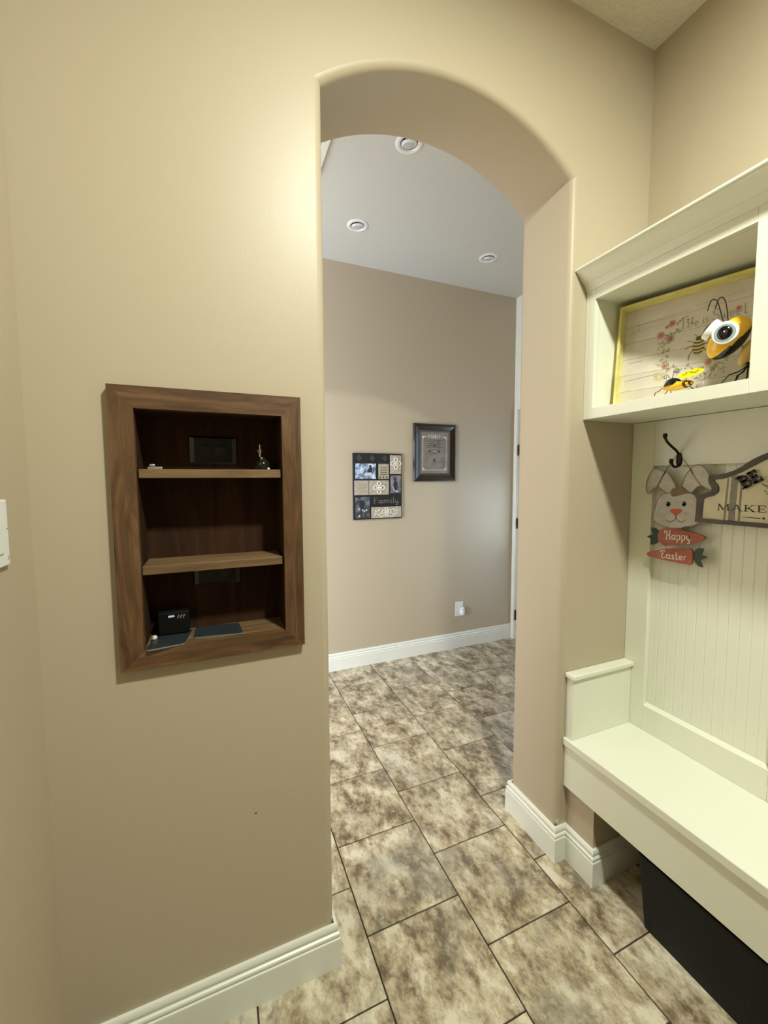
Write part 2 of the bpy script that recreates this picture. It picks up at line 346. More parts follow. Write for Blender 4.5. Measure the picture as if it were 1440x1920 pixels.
# ------------------------------------------------------------------ stroke lettering
def arc(cx, cy, rx, ry, a0, a1, n=8):
    return [(cx + rx * math.cos(math.radians(a0 + (a1 - a0) * k / n)), cy + ry * math.sin(math.radians(a0 + (a1 - a0) * k / n))) for k in range(n + 1)]
T, K = 1., .45      # thick and thin factors
GL = {
 'M': (.95, [([(.08, 0), (.16, 1)], K), ([(.14, 1), (.47, .06)], T), ([(.47, .06), (.80, 1)], K), ([(.80, 1), (.86, 0)], T), ([(0, .02), (.20, .02)], K), ([(.72, .02), (.98, .02)], K), ([(.02, .98), (.2, .98)], K), ([(.76, .98), (.96, .98)], K)]),
 'A': (.80, [([(.08, 0), (.40, 1)], K), ([(.40, 1), (.72, 0)], T), ([(.2, .34), (.6, .34)], K), ([(0, .02), (.2, .02)], K), ([(.58, .02), (.86, .02)], K)]),
 'K': (.82, [([(.16, 0), (.16, 1)], T), ([(.2, .42), (.68, .98)], K), ([(.34, .56), (.74, .02)], T), ([(.02, .02), (.32, .02)], K), ([(.02, .98), (.32, .98)], K), ([(.54, .98), (.82, .98)], K), ([(.60, .02), (.88, .02)], K)]),
 'E': (.70, [([(.16, 0), (.16, 1)], T), ([(.02, .03), (.62, .03)], K), ([(.02, .97), (.60, .97)], K), ([(.16, .5), (.46, .5)], K), ([(.62, .03), (.64, .26)], K), ([(.60, .97), (.60, .76)], K), ([(.46, .62), (.46, .38)], K)]),
 'F': (.64, [([(.16, 0), (.16, 1)], T), ([(.02, .02), (.32, .02)], K), ([(.02, .97), (.60, .97)], K), ([(.16, .5), (.46, .5)], K), ([(.60, .97), (.60, .76)], K)]),
 'L': (.60, [([(.16, 0), (.16, 1)], T), ([(.02, .03), (.56, .03)], K), ([(.02, .98), (.30, .98)], K), ([(.56, .03), (.58, .26)], K)]),
 'I': (.36, [([(.16, 0), (.16, 1)], T), ([(.02, .02), (.30, .02)], K), ([(.02, .98), (.30, .98)], K)]),
 'Y': (.78, [([(.38, 0), (.38, .46)], T), ([(.38, .46), (.08, 1)], T), ([(.38, .46), (.68, 1)], K), ([(.24, .02), (.52, .02)], K)]),
 'S': (.6, [(arc(.3, .74, .22, .24, 20, 250) + arc(.3, .26, .24, .25, 70, -160), T)]),
 'a': (.60, [(arc(.24, .25, .18, .24, 40, 330, 10), T), ([(.46, .54), (.46, .08), (.58, .0)], T)]),
 'e': (.52, [([(.08, .26), (.42, .28)] + arc(.25, .26, .18, .24, 10, 320, 10), T)]),
 'f': (.36, [([(.34, .94), (.24, 1.), (.17, .88), (.15, .5), (.14, 0)], T), ([(.02, .5), (.30, .5)], K)]),
 'i': (.26, [([(.12, .5), (.12, .06), (.2, 0)], T), ([(.12, .66), (.13, .74)], T)]),
 'l': (.26, [([(.12, 1.), (.12, .06), (.2, 0)], T)]),
 'm': (.86, [([(.08, .5), (.08, 0)], T), ([(.08, .32), (.2, .48), (.34, .5), (.40, .36), (.40, 0)], T), ([(.40, .32), (.52, .48), (.66, .5), (.74, .36), (.74, 0)], T)]),
 'p': (.58, [([(.10, .54), (.10, -.38)], T), (arc(.28, .25, .19, .26, 160, -160, 10), T)]),
 'r': (.42, [([(.10, .5), (.10, 0)], T), ([(.10, .28), (.2, .46), (.36, .48)], T)]),
 's': (.42, [([(.34, .42), (.22, .5), (.10, .40), (.20, .27), (.33, .15), (.22, .0), (.06, .08)], T)]),
 't': (.38, [([(.16, .86), (.15, .1), (.22, 0), (.34, .06)], T), ([(.02, .56), (.32, .56)], K)]),
 'w': (.72, [([(.06, .5), (.16, .06), (.26, .03), (.36, .42)], T), ([(.36, .42), (.44, .05), (.56, .05), (.64, .5)], T)]),
 'y': (.56, [([(.08, .5), (.10, .16), (.22, .02), (.36, .10), (.42, .5)], T), ([(.42, .5), (.40, -.12), (.30, -.36), (.12, -.34)], T)]),
 'h1': (.80, [([(-.06, .66), (-.04, .86), (.08, .98), (.26, .92)], T), ([(.26, .98), (.25, .5), (.20, .06), (.04, -.04)], T), ([(.64, 1.04), (.62, .5), (.62, .08), (.74, .0)], T), ([(.25, .47), (.62, .52)], T)]),
 'e1': (.66, [([(.02, .70), (.06, .88), (.2, .9), (.24, .76)], T), ([(.58, .84), (.46, 1.), (.30, .92), (.28, .68), (.44, .56)], T), ([(.44, .56), (.24, .46), (.18, .2), (.34, .0), (.60, .12)], T)]),
}
def write(mb, word, origin, ex, ey, nrm, w=.13, t=0., gap=.02, smooth=True):
    """origin: baseline left; ex: full width vector of the word; ey: cap height vector"""
    tot = sum(GL[c][0] + gap for c in word) - gap; origin, ex, ey = V(origin), V(ex), V(ey); cx = 0; hh = ey.length
    for c in word:
        gw, strokes = GL[c]
        for pts, f in strokes:
            p3 = [origin + ex * ((cx + x) / tot) + ey * y for x, y in pts]
            if smooth and len(pts) > 2 and len(pts) < 9: p3 = smooth_path(p3, 3)
            mb.ribbon(p3, w * hh * f, nrm, t)
        cx += gw + gap
    return mb

# ------------------------------------------------------------------ the arch wall
XL, XR = -.3585, 1.494                     # near room
HX0, HX1, HY1 = -3.0, 2.40, 1.7945         # hall
TH = .248
XA, XB = .2798, 1.1265
NR = .020                                  # bullnose radius
NX0, NX1, NZ0, NZ1, ND = -.180, .177, 1.008, 1.597, .104   # niche pocket
cxa = (XA + XB) / 2; hw = (XB - XA) / 2; zs, rise = 2.412, .146
R = (hw * hw + rise * rise) / (2 * rise); zc = zs + rise - R; a0 = math.asin(hw / R)
loop = [(XA, 0.0)] + [(XA, zs)] + [(cxa + R * math.sin(-a0 + 2 * a0 * k / 28), zc + R * math.cos(-a0 + 2 * a0 * k / 28)) for k in range(1, 28)] + [(XB, zs), (XB, 0.0)]
def offs(lp, d):
    out = []
    for i, p in enumerate(lp):
        if i == 0 or i == len(lp) - 1:
            out.append((p[0] + (-d if i == 0 else d), p[1])); continue
        u = (V(p) - V(lp[i - 1])).normalized(); w = (V(lp[i + 1]) - V(p)).normalized()
        n0 = V((-u.y, u.x)); n1 = V((-w.y, w.x)); m = n0 + n1; m = m / m.dot(n0); out.append((p[0] + m.x * d, p[1] + m.y * d))
    return out
mb = MB(); rings = []
for side in (0, 1):
    for k in range(6):
        a = math.pi / 2 * k / 5
        d = NR * (1 - math.sin(a)) if side == 0 else NR * (1 - math.cos(a)); y = NR * (1 - math.cos(a)) if side == 0 else TH - NR * (1 - math.sin(a))
        rings.append([(q[0], y, q[1]) for q in offs(loop, d)])
nl = len(loop)
mb.add([q for r_ in rings for q in r_], [[j * nl + i, j * nl + i + 1, (j + 1) * nl + i + 1, (j + 1) * nl + i] for j in range(len(rings) - 1) for i in range(nl - 1) if i not in ()], True)
def face_y(mb, y, lp, holes):
    def q(x0, x1, z0, z1): mb.add([(x0, y, z0), (x1, y, z0), (x1, y, z1), (x0, y, z1)], [(0, 1, 2, 3)])
    xa, xb = lp[0][0], lp[-1][0]; X0, X1 = XL - .1, HX1 + .1
    if holes:
        q(X0, NX0, 0, H); q(NX0, NX1, 0, NZ0); q(NX0, NX1, NZ1, H); q(NX1, xa, 0, H)
    else: q(X0, xa, 0, H)
    q(xb, X1, 0, H)
    for i in range(1, len(lp) - 2):
        p, r = lp[i], lp[i + 1]
        mb.add([(p[0], y, p[1]), (r[0], y, r[1]), (r[0], y, H), (p[0], y, H)], [(0, 1, 2, 3)])
face_y(mb, 0., offs(loop, NR), True); face_y(mb, TH, offs(loop, NR), False)
# pocket of the niche
for q in ([(NX0, 0, NZ0), (NX0, ND, NZ0), (NX0, ND, NZ1), (NX0, 0, NZ1)], [(NX1, 0, NZ0), (NX1, 0, NZ1), (NX1, ND, NZ1), (NX1, ND, NZ0)],
          [(NX0, 0, NZ0), (NX1, 0, NZ0), (NX1, ND, NZ0), (NX0, ND, NZ0)], [(NX0, 0, NZ1), (NX0, ND, NZ1), (NX1, ND, NZ1), (NX1, 0, NZ1)],
          [(NX0, ND, NZ0), (NX1, ND, NZ0), (NX1, ND, NZ1), (NX0, ND, NZ1)]): mb.add(q, [(0, 1, 2, 3)])
X0, X1 = XL - .1, HX1 + .1
for q in ([(X0, 0, 0), (X0, 0, H), (X0, TH, H), (X0, TH, 0)], [(X1, 0, 0), (X1, TH, 0), (X1, TH, H), (X1, 0, H)], [(X0, 0, H), (X1, 0, H), (X1, TH, H), (X0, TH, H)]): mb.add(q, [(0, 1, 2, 3)])
wall_back = obj('wall_back', mb, M['wall'], kind='structure', fixn=False)
sa = wall_back.data.attributes.new('sharp_edge', 'BOOLEAN', 'EDGE')
spring = {round(XA, 3), round(XB, 3)}
for e_ in wall_back.data.edges:            # the mitre where the arch springs from the jambs stays crisp
    c0, c1 = (V(wall_back.data.vertices[i].co) + V(wall_back['_w']) for i in e_.vertices)
    if abs(c0.z - c1.z) < .03 and abs(c0.x - c1.x) < .03 and c0.z > 2.38 and c0.z < 2.45 and (min(abs(c0.x - XA), abs(c0.x - XB)) < .022) and abs(c0.y - c1.y) > 1e-5: sa.data[e_.index].value = True
# the stretch of this wall that belongs to the hall only, with an unseen tall window added for light
tx0, tx1, tz0, tz1 = -2.30, -.90, .30, 2.20
wm = MB().box(HX0 - .1, tx0, 0, TH, 0, H).box(tx1, XL - .1, 0, TH, 0, H).box(tx0, tx1, 0, TH, 0, tz0).box(tx0, tx1, 0, TH, tz1, H)
struct('wall_hall_front', wm, M['wall'])
wm = MB()
for a_, b_, c_, d_ in ((tx0 - .06, tx0, tz0 - .06, tz1 + .06), (tx1, tx1 + .06, tz0 - .06, tz1 + .06), (tx0, tx1, tz0 - .06, tz0), (tx0, tx1, tz1, tz1 + .06), ((tx0 + tx1) / 2 - .02, (tx0 + tx1) / 2 + .02, tz0, tz1)): wm.box(a_, b_, TH - .015, TH + .018, c_, d_, .003)
struct('unseen_window_2', wm, M['trim'])
# chipped wall corner just above the baseboard and a small dent left of the arch
obj('paint_chip', MB().add([(1.1245, -.001, .150), (1.1445, -.0012, .166), (1.138, -.0012, .158), (1.1385, -.0012, .146), (1.132, -.0012, .138)], [(0, 1, 2, 3, 4)]), M['pale'], wall_back, label='pale chip in the paint')

# unseen room behind the camera, made deep so less light bounces back
YL, XW, YB = -1.36, -2.6, -4.5
struct('wall_left', MB().box(XL - .1, XL, YL, 0, 0, H), M['wall'])
struct('wall_right', MB().box(XR, XR + .1, YB, 0, 0, H), M['wall'])
struct('wall_side', MB().box(XW, XL - .1, YL, YL + .1, 0, H), M['wall'])
struct('wall_left_rear', MB().box(XW - .1, XW, YB, YL + .1, 0, H), M['wall'])
struct('wall_front', MB().box(XW - .1, XR + .1, YB - .1, YB, 0, H), M['wall'])
struct('unseen_dark_door', MB().box(.1, .96, YB + .001, YB + .04, .005, 2.03, .003), M['shelf'])  # unseen dark door, added to soak up bounced light
struct('wall_far', MB().box(HX0 - .1, HX1 + .1, HY1, HY1 + .1, 0, H), M['wall'])
# wall stub that carries the bench
SX, SY = 1.1765, -.121
obj('dent', MB().ellipsoid((.073, -.0002, .5375), (.0035, 0, 0), (0, .0004, 0), (0, 0, .0022), 10, 6), M['p_dark'], wall_back, label='tiny dark nick in the paint')
struct('wall_stub', MB().box(SX, XR, SY, 0, 0, .44), M['wall'])
# hall right wall with its door
DY0, DY1, DZ = .90, 1.742, 1.995
mb = MB().box(HX1, HX1 + .1, TH, DY0, 0, H).box(HX1, HX1 + .1, DY1, HY1, 0, H).box(HX1, HX1 + .1, DY0, DY1, DZ, H)
struct('wall_hall_right', mb, M['trim'])
gy0, gy1, gz0, gz1 = DY0 + .05, DY1 - .038, .30, DZ - .10
mb = MB().box(HX1 + .012, HX1 + .05, DY0 + .004, gy0, .008, DZ - .004, .002).box(HX1 + .012, HX1 + .05, gy1, DY1 - .004, .008, DZ - .004, .002)
mb.box(HX1 + .012, HX1 + .05, gy0, gy1, .008, gz0, .002).box(HX1 + .012, HX1 + .05, gy0, gy1, gz1, DZ - .004, .002)
door = struct('door_1', mb, M['doorw'])
struct('glass', MB().box(HX1 + .028, HX1 + .032, gy0, gy1, gz0, gz1), M['window_glass'], door)
mb = MB()
for a, b, c, d in ((gy0, gy0 + .018, gz0, gz1), (gy1 - .018, gy1, gz0, gz1), (gy0 + .018, gy1 - .018, gz0, gz0 + .018), (gy0 + .018, gy1 - .018, gz1 - .018, gz1)): mb.box(HX1 + .014, HX1 + .0275, a, b, c, d, .003)
struct('glazing_bead', mb, M['doorw'], door)
for z in (.22, 1.03, 1.66):
    struct('hinge', MB().box(HX1 - .004, HX1 + .011, DY1 - .016, DY1 - .001, z - .045, z + .045, .002), M['hinge'], door)
mb = MB().tube([(HX1 - .05, DY0 + .07, .95), (HX1 + .012, DY0 + .07, .95)], .011).lathe([(.012, 0), (.03, .008), (.032, .025), (.02, .04), (.004, .046)], (HX1 - .012, DY0 + .07, .95), (-1, 0, 0))
struct('door_knob', mb, M['hinge'], door)
mb = MB()
for a, b, c, d in ((DY1, DY1 + .034, 0, DZ + .045), (DY0 - .065, DY0, 0, DZ + .045), (DY0, DY1, DZ, DZ + .045)):
    struct('trim_1', MB().box(HX1 - .016, HX1, a, b, c, d, .004), M['trim'])
# hall left wall with an unseen window added to let light in
WY0, WY1, WZ0, WZ1 = .35, 1.69, .85, 2.15
mb = MB().box(HX0 - .1, HX0, TH, WY0, 0, H).box(HX0 - .1, HX0, WY1, HY1, 0, H).box(HX0 - .1, HX0, WY0, WY1, 0, WZ0).box(HX0 - .1, HX0, WY0, WY1, WZ1, H)
struct('wall_hall_left', mb, M['wall'])
mb = MB()
for a, b, c, d in ((WY0 - .06, WY0, WZ0 - .06, WZ1 + .06), (WY1, WY1 + .06, WZ0 - .06, WZ1 + .06), (WY0, WY1, WZ0 - .06, WZ0), (WY0, WY1, WZ1, WZ1 + .06), ((WY0 + WY1) / 2 - .02, (WY0 + WY1) / 2 + .02, WZ0, WZ1)):
    mb.box(HX0 - .02, HX0 + .015, a, b, c, d, .003)
struct('unseen_window_1', mb, M['trim'])

struct('ceiling', MB().box(XW - .1, XR + .1, YB - .1, 0.0, H, H + .1), M['ceil'])
struct('ceiling_hall', MB().box(HX0 - .1, HX1 + .1, 0.0, HY1 + .1, H, H + .1), M['ceil2'])

# ------------------------------------------------------------------ floor of separate tiles
floor = struct('floor', MB().box(HX0 - .1, HX1 + .1, YB - .1, HY1 + .1, -.1, -.0035), M['grout'])
TX, TY, G = .3312, .3325, .0044
mbt = MB().box(-TX / 2 + G / 2, TX / 2 - G / 2, -TY / 2 + G / 2, TY / 2 - G / 2, -.009, 0, .0012)
tm = None
for i in range(-10, 8):
    xc = .0613 + TX * i + TX / 2 - .0
    if xc < HX0 - .1: continue
    off = .195 if i % 2 == 0 else .028
    for j in range(-14, 6):
        yc = off + TY * j + TY / 2
        near = yc < .15
        if near and not ((XL if yc > YL - .1 else XW) - TX / 2 < xc < XR + TX / 2): continue
        if xc > HX1 + TX / 2 or yc > HY1 + TY / 2 or yc < YB - .1: continue
        if tm is None:
            t0 = obj('tile', mbt, M['tile'], None); tm = t0.data; t0.parent = floor; o = t0
        else:
            o = bpy.data.objects.new('tile', tm); COL.objects.link(o); o.parent = floor
        fw = V(floor['_w']); o.location = V((xc, yc, -.009 + random.uniform(-.0003, .0003))) - fw
        o['kind'] = 'structure'

# ------------------------------------------------------------------ baseboards
BP = [(0, 0), (.016, 0), (.016, .086), (.0155, .0885), (.0115, .0900), (.0115, .0925), (.0142, .0955), (.0148, .1000), (.0135, .1040), (.0092, .1065), (.0085, .1095), (.0105, .1130), (.0115, .1180), (.0105, .1235), (.0080, .1287), (0, .1287)]
def basebd(name, path): struct(name, sweep(MB(), path, BP), M['trim'])
# the outward side is on the left of the walking direction
basebd('baseboard_back', [(HX0, TH), (XA, TH), (XA, 0.), (XL, 0.)][::1] if False else [(XL, 0.), (XA, 0.), (XA, TH), (HX0, TH)][::-1])
basebd('baseboard_right', [(XR, SY), (SX, SY), (SX, 0.), (XB, 0.), (XB, TH), (HX1, TH)])
basebd('baseboard_far', [(HX1, HY1), (HX0, HY1)])
basebd('baseboard_left', [(XW, YL), (XL, YL), (XL, -.016)])

# ------------------------------------------------------------------ bench along the right wall
YE = -1.50
bench = thing('storage_bench', 'cream painted wooden bench built in under the hook wall, right of the arch', 'bench', (1.31, YE / 2, .284))
obj('seat', MB().box(1.150, 1.478, YE, -.0005, .4425, .4712, .003), M['cream'], bench)
obj('apron', MB().box(1.158, 1.1755, YE, -.0005, .284, .4425, .0015), M['cream'], bench)
obj('side_board', MB().box(1.160, 1.4595, -.032, -.0005, .4712, .700, .002), M['cream'], bench)
obj('side_cap', MB().box(1.152, 1.4598, -.043, -.0005, .700, .7165, .003), M['cream'], bench)

# ------------------------------------------------------------------ panelling behind it
pan = thing('wall_panelling', 'cream beadboard panelling with flat stiles and rails behind the bench', 'panelling', (1.479, YE / 2, .472))
obj('backing', MB().box(1.486, 1.4935, YE, -.0005, .472, 1.622), M['cream'], pan)
PW = .031; y = -.083; pm = None
while y - PW > YE:
    b = .0030
    pts = [(1.486, y, 0), (1.4795 + .0011, y - .0001, 0), (1.4795, y - b, 0), (1.4795, y - PW + b, 0), (1.4795 + .0011, y - PW + .0001, 0), (1.486, y - PW, 0)]
    if pm is None:
        o = obj('beadboard_plank', MB().prism([(p[0], p[1], .566) for p in pts], (0, 0, .905)), M['cream'], pan); pm = o; y00 = y
    else:
        o = pm.copy(); COL.objects.link(o); o.location = pm.location + V((0, y - y00, 0))
    y -= PW
for ya, yb in ((-.0005, -.083), (-.463, -.547), (-.951, -1.035), (-1.439, YE)):
    obj('stile', MB().box(1.4605, 1.4858, yb, ya, .472, 1.622, .0012), M['cream'], pan)
for ya, yb in ((-.0835, -.4625), (-.5475, -.9505), (-1.0355, -1.4385)):
    lo = MB().box(1.4608, 1.4795, yb, ya, .472, .566); lo.prism([(1.4608, ya, .566), (1.4795, ya, .566), (1.4795, ya, .574)], (0, yb - ya, 0))
    obj('bottom_rail', lo, M['cream'], pan)
    obj('top_rail', MB().box(1.4608, 1.4858, yb, ya, 1.4625, 1.622, .0008), M['cream'], pan)

# ------------------------------------------------------------------ wall cabinet with open cubbies
cab = thing('wall_cabinet', 'cream wall cabinet with open cubbies and crown moulding above the hooks', 'cabinet', (1.34, YE / 2, 1.6235))
c = MB()
c.box(1.2225, 1.4932, YE, -.0005, 1.6235, 1.651); c.box(1.2225, 1.4932, YE, -.0005, 2.0215, 2.045)
c.box(1.485, 1.4932, YE, -.0005, 1.651, 2.0215); c.box(1.2225, 1.485, -.037, -.0005, 1.651, 2.0215)
for yy in (-.505, -.993, -1.481): c.box(1.2225, 1.485, yy - .019, yy + .019, 1.651, 2.0215)
c.box(1.2225, 1.4932, YE, -.0005, 2.106, 2.1205)
obj('case', c, M['cream'], cab)
for ya, yb in ((-.0005, -.037), (-.485, -.525), (-.973, -1.013), (-1.461, YE)):
    obj('face_stile', MB().box(1.202, 1.2222, yb, ya, 1.6235, 2.115, .001), M['cream'], cab)
for ya, yb in ((-.0372, -.4848), (-.5252, -.9728), (-1.0132, -1.4608)):
    obj('face_rail', MB().box(1.202, 1.2222, yb, ya, 1.6235, 1.6595, .001), M['cream'], cab)
    obj('face_rail', MB().box(1.202, 1.2222, yb, ya, 2.0215, 2.115, .001), M['cream'], cab)
CP = [(0, 2.055), (.003, 2.0555), (.0045, 2.060), (.006, 2.066), (.0105, 2.071), (.0125, 2.074), (.0125, 2.077), (.018, 2.081), (.026, 2.088), (.034, 2.097), (.041, 2.1045), (.047, 2.109), (.051, 2.1105), (.051, 2.1130), (.0565, 2.1135), (.0575, 2.1160), (.0575, 2.1205), (0, 2.1205)]
obj('crown_moulding', sweep(MB(), [(1.2018, YE), (1.2018, -.0008)], CP), M['cream'], cab)

# black fabric bin under the bench
bb = thing('fabric_bin', 'black woven fabric bin pushed under the bench', 'storage bin', (1.34, -.72, .001))
def taper(mb, a, b, z0, z1):
    v = [(x, y, z0) for x, y in a] + [(x, y, z1) for x, y in b]; n = len(a)
    return mb.add(v, [list(range(n))[::-1], list(range(n, 2 * n))] + [[i, (i + 1) % n, n + (i + 1) % n, n + i] for i in range(n)])
def rr(x0, x1, y0, y1, r, n=4):
    o = []
    for cx, cy, s in ((x1 - r, y1 - r, 0), (x0 + r, y1 - r, 90), (x0 + r, y0 + r, 180), (x1 - r, y0 + r, 270)):
        o += [(cx + r * math.cos(math.radians(s + 90 * k / n)), cy + r * math.sin(math.radians(s + 90 * k / n))) for k in range(n + 1)]
    return o
obj('body', taper(MB(), rr(1.210, 1.468, -1.15, -.284, .012), rr(1.206, 1.472, -1.17, -.260, .012), .001, .222), M['bin'], bb)
obj('rim', taper(MB(), rr(1.204, 1.474, -1.172, -.258, .014), rr(1.204, 1.474, -1.172, -.258, .014), .2225, .232), M['binrim'], bb)

# ------------------------------------------------------------------ recessed walnut shelf unit
ni = thing('recessed_shelf', 'dark walnut framed shelf niche set into the tan wall left of the arch', 'shelf', (0, .04, .983))
fx0, fx1, fz0, fz1 = -.2095, .2070, .983, 1.6265; ix0, ix1, iz0, iz1 = -.1605, .1590, 1.0275, 1.5775
def fb(p, m): obj('frame_board', MB().prism([(a, -.020, b) for a, b in p], (0, .0195, 0)), M[m], ni)
e = .0002
fb([(fx0, fz0), (ix0 - e, iz0 + e), (ix0 - e, iz1 - e), (fx0, fz1)], 'wood_z'); fb([(fx1, fz0), (fx1, fz1), (ix1 + e, iz1 - e), (ix1 + e, iz0 + e)], 'wood_z')
fb([(fx0, fz1), (ix0, iz1), (ix1, iz1), (fx1, fz1)], 'wood_x'); fb([(fx0, fz0), (fx1, fz0), (ix1, iz0), (ix0, iz0)], 'wood_x')
lx0, lx1, lz0, lz1 = ix0 - .012, ix1 + .012, iz0 - .012, iz1 + .012
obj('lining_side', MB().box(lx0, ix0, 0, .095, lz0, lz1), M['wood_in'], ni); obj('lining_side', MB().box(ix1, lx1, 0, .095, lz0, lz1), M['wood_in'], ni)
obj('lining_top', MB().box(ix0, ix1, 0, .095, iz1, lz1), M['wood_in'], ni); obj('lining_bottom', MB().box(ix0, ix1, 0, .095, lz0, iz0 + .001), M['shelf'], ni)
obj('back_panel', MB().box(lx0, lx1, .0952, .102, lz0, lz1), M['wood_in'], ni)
obj('shelf_board', MB().box(-.1575, .1555, -.010, .0945, 1.4235, 1.4440, .0012), M['shelf'], ni)
obj('shelf_board', MB().box(-.1590, .1555, -.010, .0945, 1.2010, 1.2210, .0012), M['shelf'], ni)

def outlet_plate(z0, z1, lab):
    t = thing('wall_outlet', lab, 'outlet', (0, .092, z0)); x0, x1 = -.058, .057; yf = .0905
    mb = MB(); r0 = rr(x0, x1, z0, z1, .003, 2); r1 = rr(x0 + .0015, x1 - .0015, z0 + .0015, z1 - .0015, .003, 2); r2 = rr(x0 + .012, x1 - .012, z0 + .005, z1 - .005, .003, 2)
    n = len(r0); v = [(a, .0949, b) for a, b in r0] + [(a, yf + .0015, b) for a, b in r0] + [(a, yf + .0005, b) for a, b in r1] + [(a, yf - .002, b) for a, b in r2]
    mb.add(v, [[k * n + i, k * n + (i + 1) % n, (k + 1) * n + (i + 1) % n, (k + 1) * n + i] for k in range(3) for i in range(n)] + [list(range(3 * n, 4 * n))])
    obj('cover_plate', mb, M['blackp'], t)
    for cx in (-.019, .019):
        s = obj('socket', MB().lathe([(.0165, 0), (.0165, .0022), (.0155, .003), (.001, .003)], (cx, yf - .002, (z0 + z1) / 2), (0, -1, 0), 20), M['blackm'], t)
        sm = MB()
        for dz in (-.0063, .0063): sm.box(cx - .001 - .004, cx - .001 + .004, yf - .00545, yf - .00505, (z0 + z1) / 2 + dz - .0009, (z0 + z1) / 2 + dz + .0009)
        obj('slot', sm, M['fr_dark'], s)
    return t
outlet_plate(1.4595, 1.5315, 'black power outlet plate on the back of the top shelf compartment')
outlet_plate(1.1415, 1.2135, 'black outlet plate in the bottom compartment, half hidden under the middle shelf')

# small things on the shelves
bt = thing('glass_bottle', 'tiny round glass bottle with a silver spout, right end of the top shelf', 'bottle', (.118, .045, 1.4442))
obj('body', MB().lathe([(.004, 0), (.013, .001), (.0175, .007), (.0185, .014), (.0155, .022), (.008, .0275), (.0055, .030), (.0055, .033)], (.118, .045, 1.4442)), M['glass'], bt)
obj('spout', MB().lathe([(.003, 0), (.004, .004), (.0035, .006), (.0055, .010), (.0085, .0165), (.0092, .0175), (.0030, .0185), (.0034, .032), (.001, .0325)], (.112, .045, 1.4782)), M['silver'], bt)
obj('neck_ring', MB().lathe([(.004, 0), (.0062, .002), (.0062, .005), (.004, .007)], (.1165, .043, 1.4705)), M['silver'], bt)
tag(obj('bottle_glint', MB().ellipsoid((.131, .030, 1.4473), (.0035, 0, 0), (0, .003, 0), (0, 0, .003), 10, 8), M['beew']), 'white glint of the glass bottle, put in as a tiny white ball on the top shelf', 'bottle_glint')  # glint of the bottle, modelled as a small white ball
cl = thing('plastic_clip', 'small clear plastic clip lying at the left end of the top shelf', 'clip', (-.128, .02, 1.4442))
obj('bar', MB().box(-.142, -.112, .012, .022, 1.4442, 1.4500, .0015), M['glassy'], cl); obj('tab', MB().box(-.138, -.127, .010, .020, 1.4502, 1.4560, .0015), M['glassy'], cl)

def card(corners, z, name, lab, r=.006):
    t = thing(name, lab, 'phone case', (sum(c[0] for c in corners) / 4, sum(c[1] for c in corners) / 4, z))
    pts = []
    n = 4
    for i in range(n):
        p = V(corners[i]); a = (V(corners[i - 1]) - p).normalized(); b = (V(corners[(i + 1) % n]) - p).normalized()
        pts += [p + a * r, p + a * r * .3 + b * r * .3, p + b * r]
    obj('cover', MB().prism([(p.x, p.y, z + .0032) for p in pts], (0, 0, .0022)), M['slate'], t)
    cc = sum(pts, V((0, 0))) / len(pts)
    obj('edge', MB().prism([(cc.x + (p.x - cc.x) * 1.01, cc.y + (p.y - cc.y) * 1.01, z) for p in pts], (0, 0, .003)), M['slate_e'], t)
    return t
card([(-.1560, -.030), (-.0780, -.0190), (-.0640, .070), (-.1470, .064)], 1.0288, 'phone_case', 'blue-grey phone case lying on the niche floor at the left, corner over the edge')
card([(-.0600, .0110), (.0540, -.0040), (.0480, .072), (-.0560, .082)], 1.0345 - .0055, 'phone_case', 'flat blue-grey phone case on the niche floor, the right one of two')
gt = thing('gadget_box', 'small black box with white lettering standing on the left phone case', 'box', (-.105, .055, 1.0345))
obj('body', MB().box(-.140, -.070, .045, .078, 1.0345, 1.092, .004), M['gadget'], gt)
obj('label', MB().box(-.1165, -.1030, .0444, .0449, 1.0790, 1.0835), M['white'], gt)
mb = MB()
for i, gx in enumerate((-.0965, -.0900, -.0835)): mb.ribbon([(gx, .0446, 1.074), (gx + .003, .0446, 1.083)], .0014, (0, -1, 0)); mb.ribbon([(gx, .0446, 1.0785 + i * .001), (gx + .0045, .0446, 1.0785 + i * .001)], .0010, (0, -1, 0)); mb.ribbon([(gx + .003, .0446, 1.0825), (gx + .006, .0446, 1.0825)], .0010, (0, -1, 0))
obj('lettering', mb, M['p_grey'], gt)
tag(obj('cap', MB().lathe([(.003, 0), (.0055, .001), (.006, .005), (.004, .0085), (.001, .009)], (-.1460, .030, 1.0345)), M['pale']), 'small ivory cap on the left phone case beside the black box', 'cap')

# ------------------------------------------------------------------ switch plate on the left wall
sw = thing('switch_plate', 'white wall control plate at the left edge, on the left wall', 'switch', (XL + .002, -.182, 1.266))
obj('plate', MB().box(XL + .0003, XL + .007, -.240, -.1225, 1.2655, 1.3850, .002), M['white'], sw)
obj('rocker', MB().box(XL + .007, XL + .0095, -.214, -.150, 1.290, 1.360, .001), M['white'], sw)
for p in ([(-.1255, 1.2820), (-.1320, 1.2790)], [(-.1265, 1.2775), (-.1320, 1.2750)], [(-.1240, 1.3320), (-.131, 1.3320)]): obj('marking', MB().ribbon([(XL + .0073, a, b) for a, b in p], .0020, (1, 0, 0)), M['p_grey'], sw)

